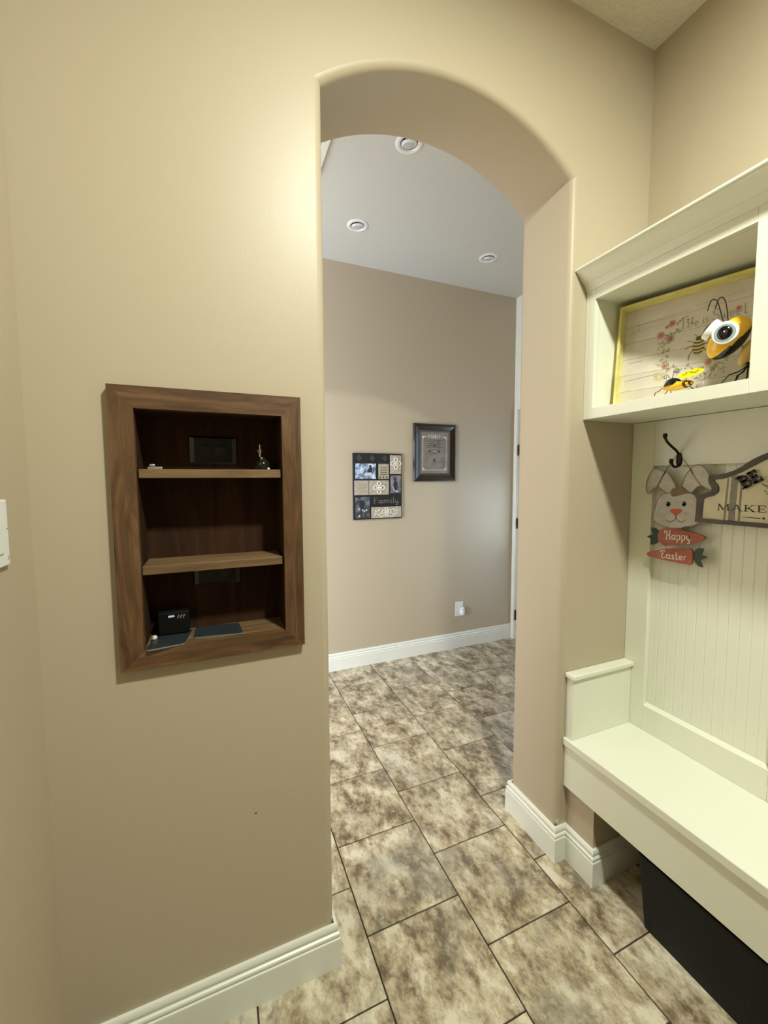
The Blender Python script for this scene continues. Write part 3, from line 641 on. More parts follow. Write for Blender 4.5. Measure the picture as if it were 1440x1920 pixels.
# ------------------------------------------------------------------ coat hook and the two hanging decorations
YH = -.172
def hook(yh, lab, dz=0.):
    t = thing('coat_hook', lab, 'hook', (1.4595, yh, 1.456 + dz), 'coat hooks')
    obj('base_plate', MB().ellipsoid((1.4600, yh, 1.4805 + dz), (0, 0, .0245), (0, .0105, 0), (.0055, 0, 0), 20, 12, keep=lambda p: p.x < 1.4602), M['iron'], t)
    up = [(1.4593, yh, 1.4960), (1.4425, yh, 1.5110), (1.4145, yh, 1.5262), (1.3935, yh, 1.5395), (1.3835, yh, 1.5515), (1.3822, yh, 1.5590), (1.3815, yh, 1.5665)]
    p = smooth_path([V(q) + V((0, 0, dz)) for q in up], 5); n = len(p)
    obj('upper_prong', MB().tube(p, [.0042 if i < n - 12 else .0042 + .0028 * math.sin(math.pi * min(1, (i - n + 12) / 11.) * .93) for i in range(n)], 10), M['iron'], t)
    dn = [(1.4600, yh, 1.4850), (1.4585, yh, 1.4660), (1.4500, yh, 1.4575), (1.4400, yh, 1.4560), (1.4280, yh, 1.4610), (1.4200, yh, 1.4710), (1.4195, yh, 1.4830)]
    p = smooth_path([V(q) + V((0, 0, dz)) for q in dn], 5); n = len(p)
    obj('lower_prong', MB().tube(p, [.0040 if i < n - 9 else .0040 + .0026 * math.sin(math.pi * min(1, (i - n + 9) / 8.) * .93) for i in range(n)], 10), M['iron'], t)
hook(YH, 'oiled bronze double coat hook holding the bunny sign')
hook(-.5505, 'oiled bronze double coat hook above the middle of the slogan sign', .046)

# outlines (y, z) of the flat hanging pieces on the right wall, and (u, v) on the tray
B = {
 'head': [(-0.1421,1.3647),(-0.1316,1.3598),(-0.1195,1.3447),(-0.113,1.3261),(-0.1084,1.3036),(-0.1043,1.2903),(-0.104,1.2775),(-0.112,1.2653),(-0.1253,1.2573),(-0.1419,1.2517),(-0.1616,1.2475),(-0.1858,1.2475),(-0.2023,1.252),(-0.2136,1.2575),(-0.2344,1.2614),(-0.2511,1.2725),(-0.2552,1.2839),(-0.2529,1.2988),(-0.2509,1.3254),(-0.2477,1.3437),(-0.2425,1.3552),(-0.231,1.3667),(-0.2181,1.3688),(-0.2068,1.3667),(-0.1705,1.3558),(-0.1614,1.3671)],
 'tuft': [(-0.162,1.3671),(-0.1649,1.3787),(-0.1732,1.3859),(-0.1836,1.3809),(-0.1949,1.3889),(-0.2033,1.3848),(-0.2135,1.3755),(-0.2235,1.369),(-0.2074,1.3668),(-0.1878,1.3626),(-0.1711,1.3559)],
 'ear_l1': [(-0.1456,1.3675),(-0.1157,1.3885),(-0.1162,1.3995),(-0.1321,1.4285),(-0.1422,1.4409),(-0.1532,1.43),(-0.1681,1.407),(-0.1796,1.3808),(-0.171,1.3824),(-0.1644,1.3769),(-0.1614,1.3671)],
 'ear_l2': [(-0.1321,1.4285),(-0.1138,1.3903),(-0.0994,1.379),(-0.0849,1.3647),(-0.0768,1.3729),(-0.0757,1.3991),(-0.0841,1.427),(-0.0982,1.449),(-0.1129,1.4514),(-0.1296,1.4447),(-0.1388,1.4382)],
 'ear_r1': [(-0.1959,1.3889),(-0.1999,1.4089),(-0.2102,1.4346),(-0.2217,1.4454),(-0.2294,1.4326),(-0.2528,1.3982),(-0.241,1.3872),(-0.226,1.3708),(-0.2129,1.3755),(-0.2027,1.3847)],
 'ear_r2': [(-0.2217,1.4454),(-0.2268,1.4546),(-0.2406,1.46),(-0.2544,1.4588),(-0.2686,1.4452),(-0.2784,1.4271),(-0.2854,1.4043),(-0.2895,1.38),(-0.2791,1.3813),(-0.2638,1.3909),(-0.2528,1.3982),(-0.2294,1.4326)],
 'eye_l': [(-0.1553,1.3288),(-0.1622,1.3292),(-0.1556,1.3204)],
 'eye_r': [(-0.2065,1.3322),(-0.213,1.3325),(-0.2069,1.324)],
 'nose': [(-0.1661,1.3026),(-0.1802,1.293),(-0.1869,1.2953),(-0.1982,1.3049),(-0.1995,1.3117),(-0.1927,1.3148),(-0.1725,1.3134),(-0.164,1.3093)],
 'mouth1': [(-0.1823,1.2931),(-0.1823,1.2843),(-0.1777,1.275),(-0.1659,1.2689),(-0.157,1.2704),(-0.1498,1.2743)],
 'mouth2': [(-0.1823,1.2931),(-0.1832,1.2844),(-0.1895,1.2753),(-0.1998,1.2715),(-0.2079,1.2743),(-0.2142,1.2798)],
 'whisk0': [(-0.1265,1.2914),(-0.1452,1.2974),(-0.1592,1.3003)],
 'whisk1': [(-0.1276,1.2869),(-0.1436,1.2928),(-0.1628,1.297)],
 'whisk2': [(-0.159,1.3038),(-0.1413,1.3053),(-0.1197,1.301)],
 'whisk3': [(-0.205,1.3019),(-0.2213,1.3014),(-0.2406,1.297)],
 'whisk4': [(-0.2065,1.3047),(-0.2211,1.3057),(-0.2386,1.3045)],
 'whisk5': [(-0.2047,1.308),(-0.2191,1.3125),(-0.235,1.3153)],
 'carrot1': [(-0.126,1.2224),(-0.1308,1.2368),(-0.1423,1.2427),(-0.1687,1.2459),(-0.1959,1.246),(-0.2192,1.2425),(-0.2433,1.2394),(-0.2637,1.2351),(-0.273,1.2313),(-0.2765,1.2276),(-0.2734,1.2213),(-0.2616,1.2146),(-0.237,1.2052),(-0.2131,1.1973),(-0.1799,1.1889),(-0.1504,1.1835),(-0.1411,1.1895),(-0.1298,1.1971),(-0.1257,1.2076)],
 'carrot1_leaf': [(-0.1245,1.2333),(-0.1131,1.2413),(-0.0989,1.242),(-0.0994,1.2304),(-0.1057,1.218),(-0.0935,1.2128),(-0.0842,1.2068),(-0.0978,1.202),(-0.0992,1.1928),(-0.0969,1.1802),(-0.1101,1.1812),(-0.121,1.1884),(-0.1269,1.2004)],
 'carrot2': [(-0.0888,1.1458),(-0.0943,1.1524),(-0.1092,1.1595),(-0.1367,1.1677),(-0.1631,1.1755),(-0.1972,1.1826),(-0.2299,1.1868),(-0.2415,1.1783),(-0.243,1.1631),(-0.2415,1.1439),(-0.2373,1.1327),(-0.2162,1.1321),(-0.1826,1.1319),(-0.1473,1.1336),(-0.1103,1.1362),(-0.0949,1.1383)],
 'carrot2_leaf': [(-0.2438,1.1632),(-0.2475,1.1844),(-0.258,1.1921),(-0.2711,1.1924),(-0.2693,1.1812),(-0.2637,1.1709),(-0.2744,1.1694),(-0.2851,1.1663),(-0.2749,1.1594),(-0.2615,1.1519),(-0.2681,1.1421),(-0.2717,1.1309),(-0.2593,1.1327),(-0.2495,1.1428),(-0.245,1.1531)],
 'txt1': [(-0.1525,1.195),(-0.2356,1.2018),(-0.1506,1.2365)],
 'txt2': [(-0.1379,1.1377),(-0.2271,1.1432),(-0.1366,1.1661)],
 'hookbase': [(-0.1723,1.5053),(-0.1746,1.4562),(-0.1622,1.4848),(-0.1842,1.4838)],
 'wire1': [(-0.134,1.4293),(-0.1554,1.4636),(-0.176,1.4977)],
 'wire2': [(-0.2303,1.4334),(-0.2157,1.4583),(-0.196,1.4966)],
 'sign': [(-0.2506,1.2772),(-0.2529,1.3169),(-0.2527,1.3563),(-0.2589,1.3636),(-0.2731,1.3703),(-0.2901,1.3769),(-0.2945,1.3839),(-0.2925,1.3926),(-0.2858,1.4011),(-0.2834,1.4133),(-0.2847,1.4254),(-0.2922,1.4297),(-0.3121,1.4294),(-0.3326,1.4334),(-0.3509,1.4405),(-0.3713,1.4523),(-0.3894,1.4677),(-0.4098,1.4794),(-0.4296,1.4884)],
 'sign_bot': [(-0.2506,1.2772),(-0.3404,1.2773),(-0.4406,1.2773)],
 'sign_in': [(-0.2697,1.2905),(-0.2705,1.3234),(-0.2724,1.3509),(-0.2801,1.3574),(-0.2986,1.3633),(-0.3118,1.3741),(-0.3134,1.3878),(-0.309,1.3996),(-0.3002,1.4081),(-0.3023,1.4133),(-0.3246,1.4167),(-0.3475,1.4249),(-0.368,1.4345),(-0.3904,1.4485),(-0.4108,1.4605),(-0.4305,1.4714)],
 'sign_in_bot': [(-0.2697,1.2905),(-0.3398,1.2882),(-0.4399,1.2898)],
 'stripe1': [(-0.3341,1.4183),(-0.3384,1.4183),(-0.3338,1.2919),(-0.3286,1.2914)],
 'stripe2': [(-0.3447,1.4233),(-0.3621,1.4281),(-0.3584,1.2908),(-0.3412,1.2901)],
 'stripe3': [(-0.3687,1.4215),(-0.3734,1.4231),(-0.3718,1.2921),(-0.3662,1.2915)],
 'MAKE': [(-0.3114,1.32),(-0.4352,1.3207),(-0.3112,1.3389)],
 'BE': [(-0.3788,1.3858),(-0.4266,1.4134),(-0.3578,1.4166)],
 'line': [(-0.3795,1.3039),(-0.4215,1.3031),(-0.4287,1.3037)],
 'sprig': [(-0.4229,1.4001),(-0.4347,1.3901),(-0.4329,1.3776),(-0.433,1.4118)],
 'grooves': [(-0.286,1.1025),(-0.3065,1.107),(-0.3367,1.1137),(-0.3694,1.1209),(-0.4018,1.128)],
 'prong_up': [(1.3832,1.5609),(1.3825,1.5515),(1.3925,1.5399),(1.4145,1.5268),(1.4424,1.5119),(1.4593,1.5036)],
 'prong_dn': [(1.42,1.4803),(1.4185,1.4716),(1.4259,1.4621),(1.4409,1.4587),(1.4567,1.465),(1.4641,1.4756)],
 'slot': [(0.0077,0.2119),(0.0098,0.1098)],
 't_panel': [(0.0082,0.3363),(0.3449,0.3363),(0.0107,0.0299),(0.3529,0.0342)],
 't_text': [(0.1934,0.2286),(0.3213,0.2269),(0.1918,0.2534)],
 't_bee': [(0.2216,0.193),(0.2257,0.1304),(0.208,0.1622),(0.2395,0.1543)],
 't_rose': [(0.1513,0.255),(0.1193,0.2209),(0.1474,0.2008),(0.1375,0.1187),(0.251,0.1042)],
 't_leaves': [(0.1368,0.1513),(0.1497,0.2341),(0.1149,0.193),(0.1649,0.1447),(0.2697,0.0668),(0.2951,0.0813),(0.1286,0.088),(0.1717,0.2666),(0.3105,0.24)],
 'b_head': [(-0.3495,1.7805),(-0.4434,1.8058),(-0.3774,1.741),(-0.4165,1.8376),(-0.4024,1.787),(-0.4508,1.793),(-0.3876,1.7369)],
 'b_eye': [(-0.3943,1.8032),(-0.4216,1.8078),(-0.3706,1.8023),(-0.4026,1.8303),(-0.3921,1.7723)],
 'b_eye2': [(-0.3606,1.8223),(-0.3318,1.8144),(-0.3828,1.8358),(-0.3696,1.8472),(-0.3392,1.8007)],
 'b_ant1': [(-0.3863,1.8401),(-0.3788,1.8647),(-0.3713,1.8909),(-0.3644,1.9011),(-0.3541,1.9031),(-0.3461,1.8787)],
 'b_ant2': [(-0.3978,1.8429),(-0.3936,1.8661),(-0.3874,1.8915),(-0.3795,1.9021),(-0.3722,1.8988),(-0.3649,1.8781)],
 'b_body': [(-0.44,1.7397),(-0.4486,1.7478),(-0.4411,1.7182)],
 'b_legs': [(-0.4414,1.7128),(-0.4163,1.7001),(-0.4007,1.6984),(-0.3844,1.6756),(-0.414,1.698),(-0.4043,1.6748),(-0.4395,1.7039),(-0.4309,1.6913),(-0.4276,1.6759),(-0.4476,1.702),(-0.4484,1.6753)],
 'l_body': [(-0.2481,1.6894),(-0.3044,1.688),(-0.331,1.6775),(-0.276,1.7131),(-0.2751,1.6788),(-0.3002,1.6738)],
 'l_wing': [(-0.2971,1.7146),(-0.3557,1.7084),(-0.3216,1.7275),(-0.323,1.6976)],
 'l_ant1': [(-0.2716,1.7128),(-0.274,1.7289),(-0.2825,1.737),(-0.2927,1.7295),(-0.2906,1.7212),(-0.283,1.7242),(-0.2853,1.7287)],
 'l_ant2': [(-0.2684,1.7135),(-0.2641,1.7222),(-0.2549,1.7263),(-0.2446,1.7228),(-0.245,1.7135),(-0.2516,1.7121),(-0.2539,1.7194)],
 'l_legs': [(-0.2474,1.6895),(-0.2423,1.684),(-0.2318,1.6794),(-0.2275,1.6703),(-0.2642,1.679),(-0.2555,1.6696),(-0.3322,1.6772),(-0.3348,1.6706)],
 'l_tail': [(-0.338,1.676),(-0.355,1.6774),(-0.3445,1.6844),(-0.3451,1.6709)],
}
XB, XS = 1.440, 1.427
def plate(k, x, t=.006, sm=2): 
    pts = smooth_path([(x, a, b) for a, b in B[k]], sm, True) if sm else [V((x, a, b)) for a, b in B[k]]
    return MB().prism(pts, (t, 0, 0))
bu = thing('bunny_sign', 'white wooden bunny head with two carrots reading Happy Easter, hung on the hook', 'sign', (XB, -.18, 1.131))
for k, nm, m, dx in (('ear_l1', 'ear', 'bunny', .002), ('ear_l2', 'ear_tip', 'bunny', -.001), ('ear_r1', 'ear', 'bunny', .002), ('ear_r2', 'ear_tip', 'bunny', -.001)): 
    e_ = obj(nm, plate(k, XB + dx, .006), M[m], bu)
    obj('antiqued_edge', MB().ribbon(smooth_path([(XB + dx - .0004, a, b) for a, b in B[k] + B[k][:1]], 3), .0032, (-1, 0, 0)), M['edgebrown'], e_)
hd = obj('head', plate('head', XB, .009), M['bunny'], bu)
obj('antiqued_edge', MB().ribbon(smooth_path([(XB - .0003, a, b) for a, b in B['head'] + B['head'][:1]], 3), .0022, (-1, 0, 0)), M['edgebrown'], hd)
obj('hair_tuft', plate('tuft', XB - .0015, .0014), M['tuft'], hd)
for k in ('eye_l', 'eye_r'):
    (cy, cz), (ay, _), (_, bz) = B[k]; r1, r2 = abs(ay - cy), abs(bz - cz)
    obj('eye', MB().ellipsoid((XB - .0003, cy, cz), (0, 0, r2), (0, r1, 0), (.0022, 0, 0), 14, 8), M['eyeink'], hd)
    obj('eye_glint', MB().disc((XB - .0028, cy + .001, cz + .003), (0, .0011, 0), (0, 0, .0011), 8), M['beew'], hd)
obj('nose', plate('nose', XB - .003, .003), M['orange'], hd)
mb = MB()
for k in ('mouth1', 'mouth2'): mb.ribbon(smooth_path([(XB - .0004, a, b) for a, b in B[k]], 4), .0019, (-1, 0, 0))
obj('mouth', mb, M['ink'], hd)
mb = MB()
for i in range(6): mb.ribbon(smooth_path([(XB - .0004, a, b) for a, b in B['whisk%d' % i]], 3), .0007, (-1, 0, 0))
obj('whiskers', mb, M['p_grey'], hd, kind='stuff')
for k, tx, word in (('carrot1', 'txt1', ['h1', 'a', 'p', 'p', 'y']), ('carrot2', 'txt2', ['e1', 'a', 's', 't', 'e', 'r'])):
    ca = obj('carrot', plate(k, XB - .003, .009), M['carrot'], bu)
    o3, r3, t3 = [V((XB - .0036, a, b)) for a, b in B[tx]]
    ey = (t3 - o3); up = ey * (.30 if k == 'carrot1' else .06)
    obj('lettering', write(MB(), word, o3 + up, (r3 - o3), ey * (.72 if k == 'carrot1' else .96), (-1, 0, 0), w=.12), M['script'], ca)
    obj('carrot_top', plate(k + '_leaf', XB + .0005, .005, 1), M['green'], bu)
for k, s in (('wire1', .004), ('wire2', -.004)):
    p = [(XB - .002, a, b) for a, b in B[k]]; p[-1] = (1.4525, YH + s, 1.4975)
    mb = MB().tube(smooth_path(p, 3), .0009, 6)
    obj('hanging_wire', mb, M['wire'], bu)
for yy in (-.150, -.205): obj('link_wire', MB().tube([(XB + .004, yy, 1.245), (XB + .004, yy - .002, 1.165)], .0007, 6), M['wire'], bu)

# the tin edged sign; its far half continues beyond the picture as the mirror image
YC = -.5505
def mirror(pts): return pts + [(2 * YC - a, b) for a, b in pts[::-1]]
out = B['sign'] + [(-.4600, 1.4935), (-.5050, 1.4935), (YC + .004, 1.4880)]
inn = B['sign_in'] + [(-.4620, 1.4765), (-.5050, 1.4760), (YC + .004, 1.4705)]
sg = thing('slogan_sign', 'cream board sign with charcoal edge, black BE letters and the word MAKE', 'sign', (XS, YC, 1.277))
po = [V((XS, a, b)) for a, b in mirror(out)]; pi_ = [V((XS + .003, a, b)) for a, b in mirror(inn)]
def densify(pts, n=3): return smooth_path(pts, n, False)
lo = densify([V((XS, a, b)) for a, b in out]); ho = lo + [V((XS, 2 * YC - p.y, p.z)) for p in lo[::-1]]
li = densify([V((XS, a, b)) for a, b in inn]); hi_ = li + [V((XS, 2 * YC - p.y, p.z)) for p in li[::-1]]
obj('board', MB().prism([V((XS + .002, p.y + 0, p.z)) for p in hi_], (.008, 0, 0)), M['signwood'], sg)
for s_ in (-1, 1): obj('hanging_wire', MB().tube([(XS + .009, YC + s_ * .060, 1.480), (XS + .012, YC + s_ * .020, 1.505), (1.4495, YC + s_ * .0045, 1.5445)], .0010, 6), M['wire'], sg)
# edge band between the two outlines (matched by arc position)
def resample(L, n):
    d = [0.]
    for a, b in zip(L[:-1], L[1:]): d.append(d[-1] + (b - a).length)
    o = []
    for k in range(n):
        t = d[-1] * k / (n - 1); i = 0
        while i < len(d) - 2 and d[i + 1] < t: i += 1
        o.append(L[i].lerp(L[i + 1], (t - d[i]) / max(d[i + 1] - d[i], 1e-9)))
    return o
keyo = [0, 2, 5, 6, 9, 10, 11, 13, 15, 18, 21]; keyi = [0, 2, 4, 5, 7, 8, 9, 11, 12, 15, 18]
mb = MB(); A1 = []; A2 = []
for (a, b), (c_, d) in zip(zip(keyo[:-1], keyo[1:]), zip(keyi[:-1], keyi[1:])):
    so = resample([V((XS, *p)) for p in out[a:b + 1]], 5); si = resample([V((XS, *p)) for p in inn[c_:d + 1]], 5); A1 += so[:-1]; A2 += si[:-1]
A1.append(V((XS, *out[-1]))); A2.append(V((XS, *inn[-1])))
A1 += [V((XS, 2 * YC - p.y, p.z)) for p in A1[::-1]]; A2 += [V((XS, 2 * YC - p.y, p.z)) for p in A2[::-1]]
n = len(A1); e3 = V((.012, 0, 0)); q1 = [p - V((.002, 0, 0)) for p in A1]; q2 = [p - V((.001, 0, 0)) for p in A2]
vs = q1 + q2 + [p + e3 for p in q1] + [p + e3 for p in q2]
fs = []
for i in range(n):
    j = (i + 1) % n; fs += [[i, j, n + j, n + i], [2 * n + i, 2 * n + j, 3 * n + j, 3 * n + i], [i, j, 2 * n + j, 2 * n + i], [n + i, n + j, 3 * n + j, 3 * n + i]]
obj('edge_band', MB().add(vs, fs), M['signframe'], sg)
for k in ('stripe1', 'stripe2', 'stripe3'):
    obj('stripe', MB().prism([(XS + .0014, a, b) for a, b in B[k]], (.0005, 0, 0)), M['signgrey'], sg)
    obj('stripe', MB().prism([(XS + .0014, 2 * YC - a, b) for a, b in B[k]], (.0005, 0, 0)), M['signgrey'], sg)
o3, r3, t3 = [V((XS + .0010, a, b)) for a, b in B['MAKE']]
obj('lettering', write(MB(), 'MAKE', o3, r3 - o3, (t3 - o3), (-1, 0, 0), w=.17, gap=.12), M['ink'], sg)
# BE: thick slab letters, raised
o3, r3, t3 = [V((XS - .003, a, b)) for a, b in B['BE']]
ex = (r3 - o3); ey = (t3 - o3)
def be(x, y): return o3 + ex * x + ey * y
for strokes in ([([(.14, .0), (.14, 1.)], .24), ([(-.02, .04), (.30, .04)], .12), ([(-.02, .96), (.30, .96)], .12), ([(.14, .93), (.34, .93), (.43, .84), (.43, .66), (.34, .54), (.14, .53)], .17), ([(.14, .53), (.36, .50), (.47, .38), (.47, .18), (.36, .07), (.14, .07)], .18)],
                [([(.66, .0), (.66, 1.)], .24), ([(.54, .07), (.96, .07)], .16), ([(.54, .93), (.93, .93)], .16), ([(.66, .50), (.86, .50)], .15), ([(.95, .0), (.95, .32)], .12), ([(.92, 1.0), (.92, .72)], .12), ([(.85, .64), (.85, .36)], .10)]):
    mb = MB()
    for pts, w in strokes: mb.ribbon([be(*p) for p in pts], w * ey.length, (-1, 0, 0), .003)
    obj('letter', mb, M['blackm'], sg)
mb = MB(); a, b, c_ = B['line']; mb.ribbon([(XS + .001, *a), (XS + .001, *b)], [.0012, .0028], (-1, 0, 0)); mb.disc((XS + .001, *c_), (0, .0032, 0), (0, 0, .0032), 12)
obj('flourish', mb, M['ink'], sg)
mb = MB(); P0 = V((XS + .001, -.4225, 1.4000))
for dy, dz, ry, rz in ((0, 0, .004, .0018), (-.007, -.004, .005, .003), (-.013, -.010, .0045, .0025), (-.012, .008, .004, .002), (-.006, -.019, .0035, .0018), (-.010, -.026, .0025, .002), (-.018, .0, .004, .004), (-.024, -.012, .006, .003), (-.030, .004, .005, .003)):
    mb.disc(P0 + V((0, dy, dz)), (0, ry, rz * .6), (0, -rz * .5, rz), 8)
mb.ribbon(smooth_path([P0 + V((0, .004, .001)), P0 + V((0, -.012, -.004)), P0 + V((0, -.03, 0))], 4), .0008, (-1, 0, 0))
obj('sprig', mb, M['p_leaf'], sg, kind='stuff')

# ------------------------------------------------------------------ tray in the cubby
u = V((.2785, -.9604, 0.)).normalized(); nb = V((.9604, .2785, 0.)).normalized(); th = math.radians(5.5)
v = nb * math.sin(th) + V((0, 0, 1)) * math.cos(th); w = u.cross(v); w = w if w.x < 0 else -w
TL, THh, TD = .440, .335, .040
v0 = 1.6515; OT = V((1.302, -.047, 2.003)) - v * THh; OT = OT - v * ((OT.z - v0 - .004) / v.z) - V((0, .003, 0)) ; THh = THh + .014
def tp(a, b, c): return OT + u * a + v * b + w * c
def tbox(mb, a0, a1, b0, b1, c0, c1): return mb.add([tp(a, b, c) for c in (c0, c1) for b in (b0, b1) for a in (a0, a1)], [(0, 2, 3, 1), (4, 5, 7, 6), (0, 1, 5, 4), (2, 6, 7, 3), (0, 4, 6, 2), (1, 3, 7, 5)])
tr = thing('serving_tray', 'pale yellow wooden tray printed with a bee and flowers, leaning in the cubby', 'tray', tuple(tp(TL / 2, 0, -TD)))
RT = .009
sv = .013      # the shelf height of the lowered origin: baked (u, v) points start there
# base panel of printed planks
npl = 6
for i in range(npl):
    b0 = RT + (THh - 2 * RT) * i / npl; b1 = RT + (THh - 2 * RT) * (i + 1) / npl
    obj('print_plank', tbox(MB(), RT, TL - RT, b0 + .0004, b1 - .0004, -TD + .0, -TD + .004), M['print'], tr)
obj('top_rim', tbox(MB(), 0, TL, THh - RT, THh, -TD, 0), M['yel_wood'], tr)
obj('bottom_rim', tbox(MB(), 0, TL, 0, RT, -TD, 0), M['yel_wood'], tr)
def rim_side(a0, a1):
    mb = MB(); s0, s1 = .118, .222; c0, c1 = -TD * .78, -TD * .26
    hole = []; r = (c1 - c0) / 2; cm = (c0 + c1) / 2
    hole = [(s1 - r + r * math.cos(math.radians(t)), cm + r * math.sin(math.radians(t))) for t in range(-90, 91, 30)] + [(s0 + r - r * math.cos(math.radians(t)), cm - r * math.sin(math.radians(t)) ) for t in range(-90, 91, 30)]
    # order: right cap from -90 to 90, then left cap from +90 side to -90
    outer = [(THh - RT, -TD), (THh - RT, 0), (RT, 0), (RT, -TD)]
    n = len(hole)
    def near(h): # radial point on the outer rectangle
        b, c = h
        cm2 = -TD / 2; sm = (s0 + s1) / 2
        return (b, 0) if c > cm else (b, -TD)
    for a in (a0, a1):
        pass
    # build in four plain blocks around the slot, plus filled round ends
    for c in (0,):
        tbox(mb, a0, a1, RT, s0, -TD, 0); tbox(mb, a0, a1, s1, THh - RT, -TD, 0); tbox(mb, a0, a1, s0, s1, -TD, c0); tbox(mb, a0, a1, s0, s1, c1, 0)
    for sb, sgn in ((s0, 1), (s1, -1)):
        for cs in (1, -1):
            pts = [(sb, cm + cs * r)] + [(sb + sgn * (r - r * math.cos(math.radians(t))), cm + cs * r * math.sin(math.radians(t))) for t in (90, 60, 30, 0)]
            pts = [(sb, cm + cs * r)] + [(sb + sgn * (r - r * math.cos(t)), cm + cs * r * math.sin(t)) for t in (0, .5, 1.05, math.pi / 2)]
            mb.prism([tp(a0, b, c) for b, c in pts], u * (a1 - a0))
    return mb
obj('side_rim', rim_side(0, RT), M['yel_wood'], tr); obj('side_rim', rim_side(TL - RT, TL), M['yel_wood'], tr)
mb = tbox(MB(), 0, TL, THh - .0015, THh + .0002, -.0012, .0004); tbox(mb, -.0003, .0015, 0, THh, -.0012, .0004)
obj('worn_edge', mb, M['rust'], tr, label='worn brown edge line')
cz = -TD + .0046
def T2(k, i=None):
    q = B[k]; return [(a, b + sv) for a, b in q]
def pd(mb, a, b, ra, rb, ang=0., n=10):
    ca, sa = math.cos(ang), math.sin(ang); return mb.disc(tp(a, b, cz), (u * ca + v * sa) * ra, (v * ca - u * sa) * rb, n)
# yellow wash near the rims, plank seams
mb = MB()
for (a, b), (c_, d) in (((.03, .285), (.20, .292)), ((.05, .300), (.055, .262)), ((.02, .26), (.09, .268)), ((.21, .30), (.33, .305)), ((.02, .10), (.13, .108)), ((.03, .16), (.07, .161))): mb.ribbon([tp(a, b, cz), tp(c_, d, cz)], .0011, w)
obj('grain_lines', mb, M['p_grey'], tr, kind='stuff')
# lettering
(o_, r_, t_) = T2('t_text')
mb = MB(); exx = u * .055; eyy = v * .030
write(mb, ['L', 'i', 'f', 'e'], tp(.176, .236, cz), u * .046, v * .030, w, w=.08); write(mb, ['i', 's'], tp(.230, .240, cz), u * .016, v * .026, w, w=.08); write(mb, ['S', 'w', 'e', 'e', 't'], tp(.254, .238, cz), u * .082, v * .036, w, w=.065)
obj('lettering', mb, M['p_grey'], tr)
# printed bee
ba, bb_ = .2245, .168
mb = MB(); pd(mb, ba, bb_, .0150, .0270, .06); obj('bee_print_body', mb, M['p_gold'], tr)
mb = MB(); cz += .0004
for k, (dz, wd) in enumerate(((.016, .024), (.006, .029), (-.005, .029), (-.015, .022))): mb.ribbon(smooth_path([tp(ba - wd / 2, bb_ + dz, cz), tp(ba, bb_ + dz - .003, cz), tp(ba + wd / 2, bb_ + dz + .001, cz)], 4), .0045, w)
pd(mb, ba + .001, bb_ + .027, .010, .007)
for sgn in (-1, 1):
    for q in (((.010, .016), (.022, .024), (.030, .026)), ((.012, .008), (.026, .006), (.034, .000)), ((.012, -.004), (.022, -.018), (.024, -.036))): mb.ribbon([tp(ba + sgn * x, bb_ + y_, cz) for x, y_ in q], .0017, w)
    mb.ribbon([tp(ba + sgn * .004, bb_ + .033, cz), tp(ba + sgn * .012, bb_ + .042, cz)], .0012, w)
obj('bee_print_lines', mb, M['p_dark'], tr)
# wreath of roses and leaves
mb = MB(); ml = MB(); mg = MB(); ms = MB(); rnd = random.Random(5)
for a, b, r in ((.1500, .262, .0105), (.1200, .232, .0115), (.1470, .214, .0120), (.136, .255, .006), (.1380, .128, .009), (.2520, .117, .010), (.3150, .258, .008)):
    mb = MB()
    for k in range(6): pd(mb, a + r * .55 * math.cos(k * 1.05), b + r * .55 * math.sin(k * 1.05), r * .52, r * .40, k * 1.05, 8)
    pd(mb, a, b, r * .5, r * .5); obj('rose_print', mb, M['p_rose'], tr)
for k in range(120):
    t = rnd.uniform(math.radians(100), math.radians(350)); rad = .092 + rnd.gauss(0, .014)
    a = .222 + rad * 1.0 * math.cos(t); b = .172 + rad * .95 * math.sin(t)
    if a < .02 or a > TL - .02 or b < .02 or b > .3: continue
    m_ = (ml, ms, ml, mg)[k % 4]; pd(m_, a, b, rnd.uniform(.003, .0065), rnd.uniform(.0013, .0028), rnd.uniform(0, 3.1), 7)
    if k % 3 == 0: ms.ribbon([tp(a, b, cz), tp(a + rnd.uniform(-.014, .014), b + rnd.uniform(-.014, .014), cz)], .0009, w)
for k in range(9):
    for c0_ in ((.125, .098), (.262, .112)):
        pd(mg, c0_[0] + .012 * math.cos(k * .7), c0_[1] + .010 * math.sin(k * .7), .006, .0022, k * .7, 7)
obj('leaf_print', ml, M['p_leaf'], tr, kind='stuff'); obj('daisy_print', mg, M['p_gold'], tr, kind='stuff'); obj('stem_print', ms, M['p_grey'], tr, kind='stuff')

